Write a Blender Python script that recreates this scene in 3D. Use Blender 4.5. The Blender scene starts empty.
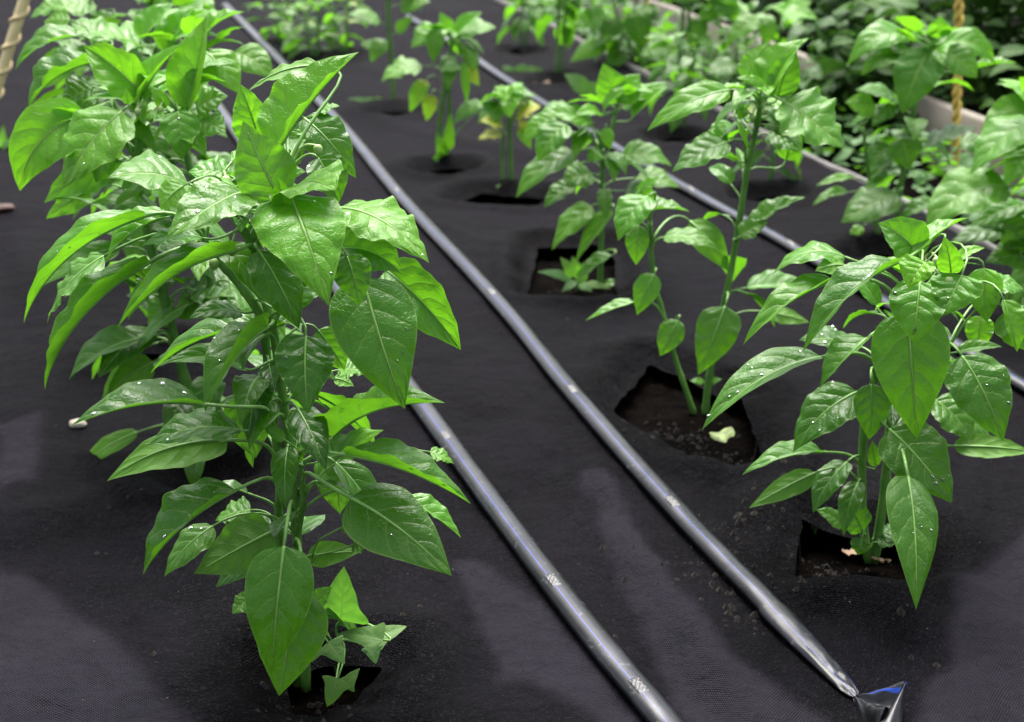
import bpy, math, random
import numpy as np
from mathutils import Vector, noise

# ------------------------------------------------------------------ camera, sky, sun, exposure
W_PX, H_PX, F_PX = 1024, 722, 1422.0
PITCH, CAM_H = math.radians(21.0), 0.70
scene = bpy.context.scene
C = scene.collection
cam_d = bpy.data.cameras.new('camera')
cam_d.sensor_width = 36.0
cam_d.lens = 36.0 * F_PX / W_PX
cam_d.clip_start, cam_d.clip_end = 0.05, 400
cam_d.dof.use_dof = True
cam_d.dof.focus_distance = 1.17
cam_d.dof.aperture_fstop = 8.0
cam = bpy.data.objects.new('camera', cam_d)
C.objects.link(cam)
cam.location = (0, 0, CAM_H)
cam.rotation_euler = (math.pi / 2 - PITCH, 0, 0)
scene.camera = cam

SUN_EL, SUN_AZ = math.radians(62), math.radians(2)      # azimuth from +Y, negative is to the left
world = bpy.data.worlds.new('World')
scene.world = world
world.use_nodes = True
wn = world.node_tree.nodes
wl = world.node_tree.links
bg = wn['Background']
sky = wn.new('ShaderNodeTexSky')
sky.sky_type = 'NISHITA'
sky.sun_disc = False
sky.sun_elevation = SUN_EL
sky.sun_rotation = SUN_AZ
sky.air_density, sky.dust_density, sky.ozone_density = 1.0, 4.0, 1.0
hs = wn.new('ShaderNodeHueSaturation')
hs.inputs['Saturation'].default_value = 0.38
wl.new(sky.outputs[0], hs.inputs['Color'])
wl.new(hs.outputs[0], bg.inputs['Color'])
bg.inputs['Strength'].default_value = 0.085
sun_d = bpy.data.lights.new('sun', 'SUN')
sun_d.energy = 2.5
sun_d.angle = math.radians(42)
sun_d.color = (1.0, 0.96, 0.90)
sun = bpy.data.objects.new('sun', sun_d)
C.objects.link(sun)
sv = Vector((math.sin(SUN_AZ) * math.cos(SUN_EL), math.cos(SUN_AZ) * math.cos(SUN_EL), math.sin(SUN_EL)))
sun.rotation_euler = sv.to_track_quat('Z', 'Y').to_euler()
sun.location = sv * 20
vs = scene.view_settings
vs.view_transform = 'Standard'
vs.look = 'None'
vs.exposure = 2.0
vs.gamma = 1.0
vs.use_curve_mapping = False
scene.cycles.max_bounces = 8
scene.cycles.transmission_bounces = 5
scene.cycles.caustics_refractive = False
scene.cycles.caustics_reflective = False

# ------------------------------------------------------------------ helpers
CAM = Vector((0, 0, CAM_H))
SP, CP = math.sin(PITCH), math.cos(PITCH)
UP = Vector((0, 0, 1))
R = random.Random(11)


def ray(px, py):
    x = (px - W_PX / 2) / F_PX
    y = -(py - H_PX / 2) / F_PX
    return Vector((x, CP + y * SP, -SP + y * CP))


def ground(px, py, z=0.0):
    d = ray(px, py)
    return CAM + d * ((z - CAM_H) / d.z)


def at(px, py, Y):
    d = ray(px, py)
    return CAM + d * (Y / d.y)


def px_size(P):
    """metres per pixel at P"""
    return (P.y * CP - (P.z - CAM_H) * SP) / F_PX


def tag(o, label=None, cat=None, group=None, kind=None):
    if label: o['label'] = label
    if cat: o['category'] = cat
    if group: o['group'] = group
    if kind: o['kind'] = kind
    return o


def empty(name, loc):
    o = bpy.data.objects.new(name, None)
    o.empty_display_size = 0.05
    o.location = loc
    C.objects.link(o)
    return o


class MB:
    """collects quads / tris with uv, point attributes and material slots; links them as ONE mesh object"""

    def __init__(self):
        self.v, self.f, self.uv, self.m, self.n = [], [], [], [], 0

    def grid(self, P, UV=None, mi=0, close=False, flip=False):
        a, b = P.shape[:2]
        self.v.append(P.reshape(-1, 3))
        self.uv.append((UV if UV is not None else np.zeros((a, b, 2))).reshape(-1, 2))
        idx = np.arange(a * b).reshape(a, b) + self.n
        if close:
            idx = np.concatenate([idx, idx[:, :1]], 1)
        q = np.stack([idx[:-1, :-1], idx[1:, :-1], idx[1:, 1:], idx[:-1, 1:]], -1).reshape(-1, 4)
        if flip:
            q = q[:, ::-1]
        self.f.append(q)
        self.m.append(np.full(len(q), mi))
        self.n += a * b

    def faces(self, V, F, mi=0, UV=None):
        V = np.asarray(V, float)
        self.v.append(V)
        self.uv.append(np.zeros((len(V), 2)) if UV is None else np.asarray(UV, float))
        for f in F:
            self.f.append(np.array([f]) + self.n)
            self.m.append(np.array([mi]))
        self.n += len(V)

    def tube(self, pts, rad, sides=8, mi=0, ribs=0.0, cap=True):
        pts = [Vector(p) for p in pts]
        n = len(pts)
        rad = rad if hasattr(rad, '__len__') else [rad] * n
        ref = Vector((0.3, 0.9, 0.1))
        rings = []
        for i, p in enumerate(pts):
            t = (pts[min(i + 1, n - 1)] - pts[max(i - 1, 0)])
            if t.length < 1e-9: t = Vector((0, 0, 1))
            t.normalize()
            x = (ref - t * ref.dot(t))
            if x.length < 1e-3: x = Vector((1, 0, 0)) - t * t.x
            x.normalize()
            ref = x
            y = t.cross(x)
            ring = []
            for k in range(sides):
                an = 2 * math.pi * k / sides
                r = rad[i] * (1 + ribs * math.cos(5 * an))
                ring.append(p + (x * math.cos(an) + y * math.sin(an)) * r)
            rings.append(ring)
        if cap:
            rings = [[pts[0]] * sides] + rings + [[pts[-1]] * sides]
        self.grid(np.array([[list(q) for q in rg] for rg in rings]), None, mi, close=True)

    def build(self, name, mats, parent=None, loc=(0, 0, 0), attrs=None, smooth=True):
        V = np.concatenate(self.v)
        me = bpy.data.meshes.new(name)
        F = [tuple(int(i) for i in f) for blk in self.f for f in blk]
        me.from_pydata(V.tolist(), [], F)
        mats = mats if isinstance(mats, (list, tuple)) else [mats]
        for m in mats: me.materials.append(m)
        me.polygons.foreach_set('material_index', np.concatenate(self.m).astype(np.int32))
        me.polygons.foreach_set('use_smooth', np.full(len(F), smooth))
        uvs = np.concatenate(self.uv)
        ul = me.uv_layers.new(name='UVMap')
        li = np.zeros(len(me.loops), np.int32)
        me.loops.foreach_get('vertex_index', li)
        ul.data.foreach_set('uv', uvs[li].ravel().astype(np.float32))
        for k, val in (attrs or {}).items():
            at_ = me.attributes.new(k, 'FLOAT', 'POINT')
            val = np.full(len(V), val) if np.isscalar(val) else np.asarray(val)
            at_.data.foreach_set('value', val.astype(np.float32))
        me.update()
        o = bpy.data.objects.new(name, me)
        o.location = loc
        C.objects.link(o)
        if parent: o.parent = parent
        return o


def smooth_path(pts, n=8):
    """Catmull-Rom through the points"""
    pts = [Vector(p) for p in pts]
    if len(pts) < 3:
        return [pts[0].lerp(pts[-1], i / n) for i in range(n + 1)]
    out = []
    for i in range(len(pts) - 1):
        p0, p1, p2 = pts[max(i - 1, 0)], pts[i], pts[i + 1]
        p3 = pts[min(i + 2, len(pts) - 1)]
        for k in range(n):
            t = k / n
            out.append(0.5 * ((2 * p1) + (p2 - p0) * t + (2 * p0 - 5 * p1 + 4 * p2 - p3) * t * t + (3 * p1 - p0 - 3 * p2 + p3) * t ** 3))
    out.append(pts[-1])
    return out


# ------------------------------------------------------------------ materials
class NT:
    def __init__(self, name):
        self.mat = bpy.data.materials.new(name)
        self.mat.use_nodes = True
        self.t = self.mat.node_tree
        self.N, self.L = self.t.nodes, self.t.links
        self.bsdf = self.N['Principled BSDF']
        self.out = self.N['Material Output']

    def put(self, sock, v):
        if hasattr(v, 'is_output'): self.L.new(v, sock)
        elif isinstance(v, (tuple, list)) and len(v) == 3 and sock.type == 'RGBA': sock.default_value = (*v, 1)
        else: sock.default_value = v

    def math(self, op, a, b=None, c=None, clamp=False):
        n = self.N.new('ShaderNodeMath')
        n.operation = op
        n.use_clamp = clamp
        for i, v in enumerate((a, b, c)):
            if v is not None: self.put(n.inputs[i], v)
        return n.outputs[0]

    def mix(self, f, a, b, blend='MIX'):
        n = self.N.new('ShaderNodeMix')
        n.data_type = 'RGBA'
        n.blend_type = blend
        self.put(n.inputs[0], f)
        self.put(n.inputs[6], a)
        self.put(n.inputs[7], b)
        return n.outputs[2]

    def sstep(self, v, lo, hi, a=0.0, b=1.0):
        n = self.N.new('ShaderNodeMapRange')
        n.interpolation_type = 'SMOOTHSTEP'
        self.put(n.inputs[0], v)
        for i, x in enumerate((lo, hi, a, b)): n.inputs[i + 1].default_value = x
        return n.outputs[0]

    def noise(self, vec, scale, detail=3.0, rough=0.55):
        n = self.N.new('ShaderNodeTexNoise')
        if vec is not None: self.L.new(vec, n.inputs['Vector'])
        n.inputs['Scale'].default_value = scale
        n.inputs['Detail'].default_value = detail
        n.inputs['Roughness'].default_value = rough
        return n.outputs[0]

    def obj(self):
        return self.N.new('ShaderNodeTexCoord').outputs['Object']

    def pos(self):
        return self.N.new('ShaderNodeNewGeometry').outputs['Position']

    def attr(self, name):
        n = self.N.new('ShaderNodeAttribute')
        n.attribute_name = name
        return n.outputs['Fac']

    def bump(self, h, strength, dist):
        n = self.N.new('ShaderNodeBump')
        n.inputs['Strength'].default_value = strength
        n.inputs['Distance'].default_value = dist
        self.L.new(h, n.inputs['Height'])
        self.L.new(n.outputs[0], self.bsdf.inputs['Normal'])
        return n.outputs[0]

    def set(self, **kw):
        for k, v in kw.items():
            self.put(self.bsdf.inputs[k.replace('_', ' ')], v)


def leaf_material(name, dark, light, vein, rough=0.39, transl=0.45, tcol=(0.24, 0.64, 0.018), quilt=0.75, spec=0.47):
    n = NT(name)
    uv = n.N.new('ShaderNodeUVMap')
    uv.uv_map = 'UVMap'
    sx = n.N.new('ShaderNodeSeparateXYZ')
    n.L.new(uv.outputs[0], sx.inputs[0])
    t = sx.outputs[0]
    v = n.math('MULTIPLY_ADD', sx.outputs[1], 2.0, -1.0)
    av = n.math('ABSOLUTE', v)
    ob = n.obj()
    wob = n.noise(ob, 60, 2)
    side = n.math('MULTIPLY', n.math('GREATER_THAN', v, 0.0), 0.45)
    q = n.math('SUBTRACT', t, n.math('MULTIPLY', n.math('POWER', av, 1.25), 0.26))
    q = n.math('ADD', n.math('MULTIPLY_ADD', q, 5.2, side), n.math('MULTIPLY', wob, 0.5))
    e = n.math('ABSOLUTE', n.math('SUBTRACT', n.math('FRACT', q), 0.5))
    fade = n.sstep(av, 0.65, 0.98, 1.0, 0.0)
    vm = n.math('MULTIPLY', n.sstep(e, 0.015, 0.075, 1.0, 0.0), fade)
    mm = n.sstep(av, 0.022, 0.062, 1.0, 0.0)
    # fine net of veinlets
    vo = n.N.new('ShaderNodeTexVoronoi')
    vo.feature = 'DISTANCE_TO_EDGE'
    n.L.new(ob, vo.inputs['Vector'])
    vo.inputs['Scale'].default_value = 230
    net = n.sstep(vo.outputs['Distance'], 0.0, 0.12, 1.0, 0.0)
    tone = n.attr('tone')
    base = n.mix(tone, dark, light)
    oi = n.N.new('ShaderNodeObjectInfo')
    base = n.mix(n.math('MULTIPLY', oi.outputs['Random'], 0.9), n.mix(1.0, base, (0.85, 0.90, 1.6), 'MULTIPLY'), n.mix(1.0, base, (1.25, 1.05, 0.8), 'MULTIPLY'))
    big = n.noise(ob, 38, 3)
    base = n.mix(n.sstep(big, 0.3, 0.75), base, n.mix(0.5, base, n.mix(1.0, base, (1.35, 1.22, 1.0), 'MULTIPLY')))
    base = n.mix(n.math('MULTIPLY', net, 0.10), base, vein)
    base = n.mix(n.math('MULTIPLY', vm, 0.24), base, vein)
    edge = n.sstep(av, 0.955, 0.995)
    base = n.mix(n.math('MULTIPLY', edge, 0.45), base, vein)
    base = n.mix(n.math('MULTIPLY', mm, 0.75), base, vein)
    yel = n.attr('yel')
    yn = n.math('ADD', n.noise(ob, 45, 3), n.math('MULTIPLY_ADD', yel, 1.3, -0.85))
    base = n.mix(n.sstep(yn, 0.35, 0.62), base, (0.44, 0.42, 0.02))
    brn = n.math('MULTIPLY', n.sstep(n.math('ADD', n.noise(ob, 70, 3), n.math('MULTIPLY', yel, 0.14)), 0.66, 0.74), n.sstep(yel, 0.5, 0.8))
    base = n.mix(brn, base, (0.20, 0.07, 0.02))
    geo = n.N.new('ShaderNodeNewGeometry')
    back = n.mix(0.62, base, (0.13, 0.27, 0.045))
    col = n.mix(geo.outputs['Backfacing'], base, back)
    # pillowed surface between the veins
    pil = n.math('MULTIPLY', n.math('POWER', n.math('MULTIPLY', e, 2.0), 0.5), fade)
    pil = n.math('MULTIPLY', pil, -1.0)
    h = n.math('ADD', n.math('MULTIPLY', pil, -0.9), n.math('MULTIPLY', n.noise(ob, 120, 3), 0.55))
    h = n.math('SUBTRACT', h, n.math('MULTIPLY', net, 0.10))
    h = n.math('SUBTRACT', h, n.math('MULTIPLY', mm, 0.7))
    h = n.math('MULTIPLY', h, n.attr('vsize'))
    bp = n.bump(h, quilt, 0.0020)
    rg = n.sstep(n.noise(ob, 55, 2), 0.35, 0.7, rough - 0.10, rough + 0.12)
    rg = n.math('ADD', rg, n.math('MULTIPLY', geo.outputs['Backfacing'], 0.2))
    n.set(Base_Color=col, Roughness=rg, Specular_IOR_Level=spec)
    tr = n.N.new('ShaderNodeBsdfTranslucent')
    tc = n.mix(tone, n.mix(0.66, tcol, dark), tcol)
    tc = n.mix(n.math('MAXIMUM', n.math('MULTIPLY', vm, 0.45), n.math('MULTIPLY', mm, 0.6)), tc, (0.10, 0.24, 0.03))
    tc = n.mix(n.sstep(big, 0.35, 0.7), tc, n.mix(1.0, tc, (0.72, 0.76, 0.8), 'MULTIPLY'))
    n.put(tr.inputs[0], tc)
    n.L.new(bp, tr.inputs['Normal'])
    ms = n.N.new('ShaderNodeMixShader')
    ms.inputs[0].default_value = transl
    n.L.new(n.bsdf.outputs[0], ms.inputs[1])
    n.L.new(tr.outputs[0], ms.inputs[2])
    n.L.new(ms.outputs[0], n.out.inputs[0])
    return n.mat


M_LEAF = leaf_material('pepper_leaf', (0.006, 0.070, 0.004), (0.145, 0.47, 0.012), (0.32, 0.50, 0.09))
M_WEED = leaf_material('weed_leaf', (0.055, 0.15, 0.04), (0.12, 0.25, 0.06), (0.22, 0.36, 0.14), rough=0.55, spec=0.25, quilt=0.25)
M_SHRUB = leaf_material('shrub_leaf', (0.012, 0.055, 0.010), (0.055, 0.15, 0.018), (0.10, 0.18, 0.05), rough=0.6, spec=0.15, transl=0.22, tcol=(0.08, 0.2, 0.02))


def stem_material():
    n = NT('green_stem')
    ob = n.obj()
    c = n.mix(n.sstep(n.noise(ob, 30, 3), 0.3, 0.7), (0.055, 0.165, 0.022), (0.13, 0.28, 0.05))
    dk = n.sstep(n.noise(ob, 18, 2), 0.60, 0.72)
    c = n.mix(n.math('MULTIPLY', dk, 0.8), c, (0.018, 0.022, 0.015))
    n.set(Base_Color=c, Roughness=0.42)
    n.bump(n.noise(ob, 160, 2), 0.25, 0.002)
    return n.mat


def plain(name, col, rough=0.5, var=0.15, scale=40, bump=0.0, **kw):
    n = NT(name)
    ob = n.obj()
    f = n.sstep(n.noise(ob, scale, 4), 0.3, 0.7)
    c = n.mix(f, tuple(x * (1 - var) for x in col), tuple(x * (1 + var) for x in col))
    n.set(Base_Color=c, Roughness=rough, **kw)
    if bump: n.bump(n.noise(ob, scale * 2, 4), bump, 0.003)
    return n.mat


M_STEM = stem_material()
M_PETI = plain('petiole', (0.15, 0.31, 0.065), 0.4, 0.2, 60)
M_BUD = plain('bud', (0.30, 0.42, 0.14), 0.45, 0.15, 200)
n_ = NT('water_drop')
n_.set(Base_Color=(1, 1, 1), Roughness=0.02, IOR=1.3, Transmission_Weight=1.0)
M_WATER = n_.mat


def fabric_material():
    n = NT('woven_fabric')
    p = n.pos()
    dry = n.attr('dry')  # dry patches, plus the painted sheen of the far fabric
    # weave: two crossed sets of threads about 1.5 mm apart
    def wave(axis, sc):
        w = n.N.new('ShaderNodeTexWave')
        w.wave_type = 'BANDS'
        w.bands_direction = axis
        w.wave_profile = 'SIN'
        mp = n.N.new('ShaderNodeMapping')
        mp.inputs['Rotation'].default_value = (0, 0, math.radians(32))
        n.L.new(p, mp.inputs[0])
        n.L.new(mp.outputs[0], w.inputs['Vector'])
        w.inputs['Scale'].default_value = sc
        w.inputs['Distortion'].default_value = 0.12
        w.inputs['Detail'].default_value = 1
        w.inputs['Detail Scale'].default_value = 0.3
        return w.outputs['Fac']
    weave = n.math('MULTIPLY', wave('X', 150), wave('Y', 150))
    cloud = n.noise(p, 6, 5, 0.6)
    fine = n.noise(p, 90, 4, 0.7)
    lint = n.noise(p, 420, 2, 0.6)
    d2 = n.math('ADD', dry, n.math('MULTIPLY_ADD', cloud, 0.5, -0.25), clamp=True)
    c = n.mix(d2, (0.0005, 0.00045, 0.0008), (0.0140, 0.0130, 0.0178))
    c = n.mix(n.math('MULTIPLY', n.sstep(fine, 0.45, 0.7), 0.5), c, (0.0034, 0.0031, 0.0044))
    c = n.mix(n.math('MULTIPLY', n.sstep(weave, 0.25, 0.7), n.math('MULTIPLY_ADD', d2, 0.9, 0.06)), c, (0.046, 0.0415, 0.053))
    vo = n.N.new('ShaderNodeTexVoronoi')
    n.L.new(p, vo.inputs['Vector'])
    vo.inputs['Scale'].default_value = 55
    spk = n.math('MULTIPLY', n.sstep(vo.outputs['Distance'], 0.03, 0.055, 1.0, 0.0), n.math('GREATER_THAN', n.noise(p, 11, 2), 0.56))
    c = n.mix(n.math('MULTIPLY', n.sstep(lint, 0.52, 0.72), 0.55), c, (0.021, 0.0195, 0.0235))
    c = n.mix(n.math('MULTIPLY', spk, 0.7), c, (0.11, 0.10, 0.095))
    dirt = n.sstep(n.noise(p, 3.2, 6, 0.7), 0.60, 0.72)
    c = n.mix(n.math('MULTIPLY', dirt, 0.3), c, (0.008, 0.0055, 0.0042))
    n.set(Base_Color=c, Roughness=n.sstep(d2, 0.0, 0.6, 0.62, 0.9), Specular_IOR_Level=0.02,
          Sheen_Weight=0.0)
    mid = n.noise(p, 28, 4, 0.6)
    h = n.math('ADD', n.math('MULTIPLY_ADD', mid, 3.0, n.math('MULTIPLY', weave, 0.25)), n.math('ADD', n.math('MULTIPLY', fine, 1.2), n.math('MULTIPLY', lint, 0.4)))
    n.bump(h, 0.9, 0.0034)
    return n.mat


def soil_material():
    n = NT('soil')
    p = n.pos()
    f = n.noise(p, 40, 6, 0.7)
    c = n.mix(n.sstep(f, 0.3, 0.7), (0.0005, 0.00035, 0.00028), (0.0034, 0.0023, 0.0017))
    g = n.sstep(n.noise(p, 150, 2), 0.68, 0.75)
    c = n.mix(g, c, (0.011, 0.0075, 0.0055))
    n.set(Base_Color=c, Roughness=0.95, Specular_IOR_Level=0.02)
    n.bump(n.math('ADD', f, n.math('MULTIPLY', n.noise(p, 160, 3), 0.4)), 0.9, 0.012)
    return n.mat


def tape_material():
    n = NT('drip_tape_film')
    uv = n.N.new('ShaderNodeUVMap')
    uv.uv_map = 'UVMap'
    sx = n.N.new('ShaderNodeSeparateXYZ')
    n.L.new(uv.outputs[0], sx.inputs[0])
    a = sx.outputs[1]
    ob = n.obj()
    s = None
    for pos_ in (0.045, 0.805, 0.40, 0.60):       # fractions of a turn from the top, clockwise along the tape
        d = n.math('ABSOLUTE', n.math('SUBTRACT', a, pos_))
        k = n.sstep(d, 0.004, 0.008, 1.0, 0.0)
        s = k if s is None else n.math('MAXIMUM', s, k)
    dust = n.sstep(n.noise(ob, 9, 5, 0.7), 0.42, 0.72)
    c = n.mix(dust, (0.003, 0.003, 0.0045), (0.014, 0.0145, 0.021))
    c = n.mix(n.sstep(n.noise(ob, 130, 3), 0.62, 0.72, 0.0, 0.5), c, (0.09, 0.09, 0.10))
    c = n.mix(n.math('MULTIPLY', s, 0.9), c, (0.010, 0.040, 0.27))
    n.set(Base_Color=c, Roughness=n.sstep(n.noise(ob, 25, 3), 0.3, 0.7, 0.26, 0.40), Specular_IOR_Level=0.34)
    n.bump(n.noise(ob, 14, 3), 0.12, 0.004)
    return n.mat


M_FABRIC = fabric_material()
M_SOIL = soil_material()
M_TAPE = tape_material()
M_EMIT = plain('emitter_plastic', (0.022, 0.022, 0.025), 0.38, 0.4, 220, 0.3, Specular_IOR_Level=0.5)
M_BOARD = plain('weathered_board', (0.17, 0.15, 0.12), 0.8, 0.18, 9, 0.3)
M_HEM = plain('pale_hem', (0.14, 0.13, 0.125), 0.7, 0.25, 12)
M_ROPE = plain('yellow_rope', (0.66, 0.46, 0.10), 0.8, 0.25, 60, 0.3)
M_CREAM = plain('cream_cord', (0.70, 0.56, 0.30), 0.6, 0.15, 40, 0.2)
M_STONE = plain('pale_stone', (0.36, 0.31, 0.25), 0.7, 0.3, 70, 0.4)
M_DRY = plain('dry_leaf', (0.22, 0.14, 0.075), 0.7, 0.35, 60, 0.3)
M_BROWN = plain('brown_wood', (0.05, 0.018, 0.012), 0.7, 0.3, 60, 0.3)
M_BRICK = plain('red_brick', (0.30, 0.13, 0.10), 0.8, 0.3, 30, 0.4)
M_CREST = plain('chewed_leaf', (0.24, 0.30, 0.10), 0.6, 0.5, 80, 0.3)

# ------------------------------------------------------------------ ground: soil sheet and fabric with planting holes
HOLE_PX = [
    [(285, 668), (320, 652), (384, 650), (350, 690), (318, 702), (292, 696)],
    [(613, 404), (650, 355), (742, 393), (766, 456), (690, 452)],
    [(795, 572), (801, 522), (905, 528), (918, 566), (872, 584)],
    [(528, 291), (538, 240), (612, 242), (618, 290)],
    [(456, 199), (480, 186), (547, 189), (532, 204)],
]
HOLES = [[ground(*p).to_2d() for p in h] for h in HOLE_PX]
FAR_BASES = {'B5': (445, 166), 'B6': (396, 109), 'C2': (888, 252), 'C3': (768, 196), 'C4': (676, 138),
             'C5': (556, 82), 'C6': (521, 53), 'B7': (300, 58), 'A2': (208, 470), 'A3': (150, 352)}
ROW = Vector((-0.30, 1.0)).normalized()
PERP = Vector((ROW.y, -ROW.x))
for k, p in FAR_BASES.items():
    c = ground(*p).to_2d()
    s = (0.055 if k[0] != 'A' else 0.035) + 0.012 * R.random()
    s *= 0.82
    HOLES.append([c + (ROW * math.cos(a) * 0.8 + PERP * math.sin(a)) * (s * R.uniform(.75, 1.15)) for a in (0.2, 0.9, 1.7, 2.3, 3.3, 4.1, 4.7, 5.6)])


def frayed(h):
    out = []
    for i, q in enumerate(h):
        w = h[(i + 1) % len(h)]
        k = max(2, int((w - q).length / 0.012))
        nn_ = Vector((-(w - q).y, (w - q).x)).normalized()
        for j in range(k):
            s_ = min(1, 2.5 * min(j, k - j) / k + .2)
            out.append(q.lerp(w, j / k) + nn_ * (R.gauss(0, .0010) + s_ * .005 * noise.noise((q.x * 9 + j * .5, q.y * 9, 0))))
    return out


HOLES = [frayed(h) for h in HOLES]
EDGE_A, EDGE_B = ground(500, 1).to_2d(), ground(900, 203).to_2d()      # far edge of the fabric
EDGE_D = (EDGE_B - EDGE_A).normalized()


def inside(P, poly):
    x, y = P[:, 0], P[:, 1]
    r = np.zeros(len(P), bool)
    for i in range(len(poly)):
        (x1, y1), (x2, y2) = poly[i], poly[i - 1]
        if y1 == y2: continue
        r ^= ((y1 > y) != (y2 > y)) & (x < (x2 - x1) * (y - y1) / (y2 - y1) + x1)
    return r


def seg_near(P, poly, closed=True):
    """distance to and nearest point on the outline"""
    best = np.full(len(P), 1e9)
    near = P.copy()
    m = len(poly)
    for i in range(m if closed else m - 1):
        a, b = np.array(poly[i]), np.array(poly[(i + 1) % m])
        ab = b - a
        t = np.clip(((P - a) @ ab) / (ab @ ab), 0, 1)
        q = a + t[:, None] * ab
        d = np.linalg.norm(P - q, axis=1)
        k = d < best
        best[k] = d[k]
        near[k] = q[k]
    return best, near


TAPE_PX = [
    [(150, 14), (225, 116), (340, 290), (425, 408), (560, 590), (668, 722), (706, 768)],
    [(225, 4), (330, 112), (400, 195), (500, 303), (580, 402), (690, 523), (770, 606), (856, 690)],
    [(408, 16), (460, 47), (500, 75), (590, 131), (700, 195), (800, 250), (960, 345), (1110, 437)],
]
TAPES = [[ground(*p, 0.010) for p in t] for t in TAPE_PX]
# folds in the fabric: (px line, height m, half width m)
FOLDS = [([(600, 470), (640, 560), (700, 640), (760, 722)], 0.012, 0.028),
         ([(480, 420), (560, 520), (640, 640), (690, 722)], -0.008, 0.05),
         ([(10, 240), (60, 330), (40, 430), (0, 520)], 0.011, 0.035),
         ([(0, 540), (90, 500), (200, 560), (240, 640)], 0.010, 0.03),
         ([(560, 380), (640, 470), (760, 470), (860, 600)], 0.006, 0.04),
         ([(880, 620), (960, 600), (1020, 640)], 0.012, 0.04),
         ([(690, 440), (745, 400), (800, 470), (790, 520)], 0.012, 0.03),
         ([(400, 250), (470, 300), (520, 280)], 0.008, 0.04),
         ([(760, 520), (830, 600), (930, 640)], 0.009, 0.03),
         ([(380, 120), (470, 145), (560, 160), (600, 200)], 0.010, 0.04),
         ([(480, 95), (560, 95), (640, 120)], 0.012, 0.035)]
for _i in range(26):
    _x, _y = R.uniform(0, 1024), R.uniform(120, 720)
    _a, _l = R.uniform(0.2, 1.4), R.uniform(40, 130)
    FOLDS.append(([(_x, _y), (_x + _l * math.cos(_a), _y + _l * math.sin(_a)), (_x + 1.7 * _l * math.cos(_a + .5), _y + 1.7 * _l * math.sin(_a + .5))],
                  R.choice((-1, 1)) * R.uniform(.003, .0075), R.uniform(.008, .018)))
FOLDS = [([ground(*p).to_2d() for p in f], h, w) for f, h, w in FOLDS]
DRY = [[(455, 560), (490, 565), (520, 585), (548, 612), (590, 660), (640, 722), (700, 800), (640, 800), (600, 722), (575, 703), (537, 681), (500, 678), (488, 641), (470, 600)],
       [(572, 470), (595, 500), (620, 580), (690, 722), (740, 800), (830, 800), (765, 722), (700, 620), (645, 545), (606, 475)],
       [(955, 590), (1030, 520), (1100, 520), (1100, 800), (900, 800), (925, 700), (950, 650)],
       [(700, 640), (790, 700), (850, 745), (830, 800), (720, 800), (690, 720)],
       [(-80, 545), (50, 590), (120, 650), (190, 722), (240, 800), (-80, 800)],
       [(0, 500), (0, 430), (45, 420), (40, 490)]]
DRY = [[ground(*p).to_2d() for p in d] for d in DRY]


def height(P):
    """height of the fabric at the points P (n x 2)"""
    z = np.array([0.010 * noise.noise((x * 3.1, y * 3.1, 0.3)) + 0.005 * noise.noise((x * 8 + 5, y * 8, 1.7)) +
                  0.0022 * noise.noise((x * 24, y * 24 + 3, 4.1)) + 0.0009 * noise.noise((x * 60, y * 60 + 3, 2.1)) for x, y in P])
    tape = np.full(len(P), 1e9)
    for t in TAPES:
        tape = np.minimum(tape, seg_near(P, [p.to_2d() for p in t], False)[0])
    for f, h, w in FOLDS:
        d = seg_near(P, f, False)[0]
        z += h * np.exp(-(d / w) ** 2)
    for h in HOLES:
        d = seg_near(P, h)[0]
        d[inside(P, h)] = 0
        z -= 0.016 * np.exp(-(d / 0.028) ** 2)
        z += 0.010 * np.exp(-((d - 0.05) / 0.026) ** 2)
    z *= np.clip(tape / 0.05, 0.25, 1)
    return z


def axis(lo, f0, f1, hi, step, grow):
    a = list(np.arange(f0, f1, step))
    s = step
    x = f0
    while x > lo:
        s *= grow
        x -= s
        a.insert(0, x)
    s, x = step, a[-1]
    while x < hi:
        s *= grow
        x += s
        a.append(x)
    return np.array(a)


def sheet(name, mat, xs, ys, keep, zf, snaps, attr=None, kind='structure'):
    X, Y = np.meshgrid(xs, ys, indexing='ij')
    P = np.stack([X.ravel(), Y.ravel()], 1)
    a, b = X.shape
    idx = np.arange(a * b).reshape(a, b)
    q = np.stack([idx[:-1, :-1], idx[1:, :-1], idx[1:, 1:], idx[:-1, 1:]], -1).reshape(-1, 4)
    ctr = P[q].mean(1)
    k = keep(ctr)
    used, gone = np.zeros(len(P), bool), np.zeros(len(P), bool)
    used[q[k].ravel()] = True
    gone[q[~k].ravel()] = True
    bd = np.where(used & gone)[0]
    if len(bd) and snaps:
        best = np.full(len(bd), 0.03)
        Q = P[bd].copy()
        for s, closed in snaps:
            d, near = seg_near(P[bd], s, closed)
            m = d < best
            best[m] = d[m]
            Q[m] = near[m]
        P[bd] = Q
    remap = -np.ones(len(P), int)
    remap[used] = np.arange(used.sum())
    P = P[used]
    z = zf(P)
    me = bpy.data.meshes.new(name)
    me.from_pydata(np.column_stack([P, z]).tolist(), [], remap[q[k]].tolist())
    me.materials.append(mat)
    me.polygons.foreach_set('use_smooth', np.ones(int(k.sum()), bool))
    if attr:
        for nm, fn in attr.items():
            at_ = me.attributes.new(nm, 'FLOAT', 'POINT')
            at_.data.foreach_set('value', fn(P).astype(np.float32))
    o = bpy.data.objects.new(name, me)
    C.objects.link(o)
    o['kind'] = kind
    return o


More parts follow.
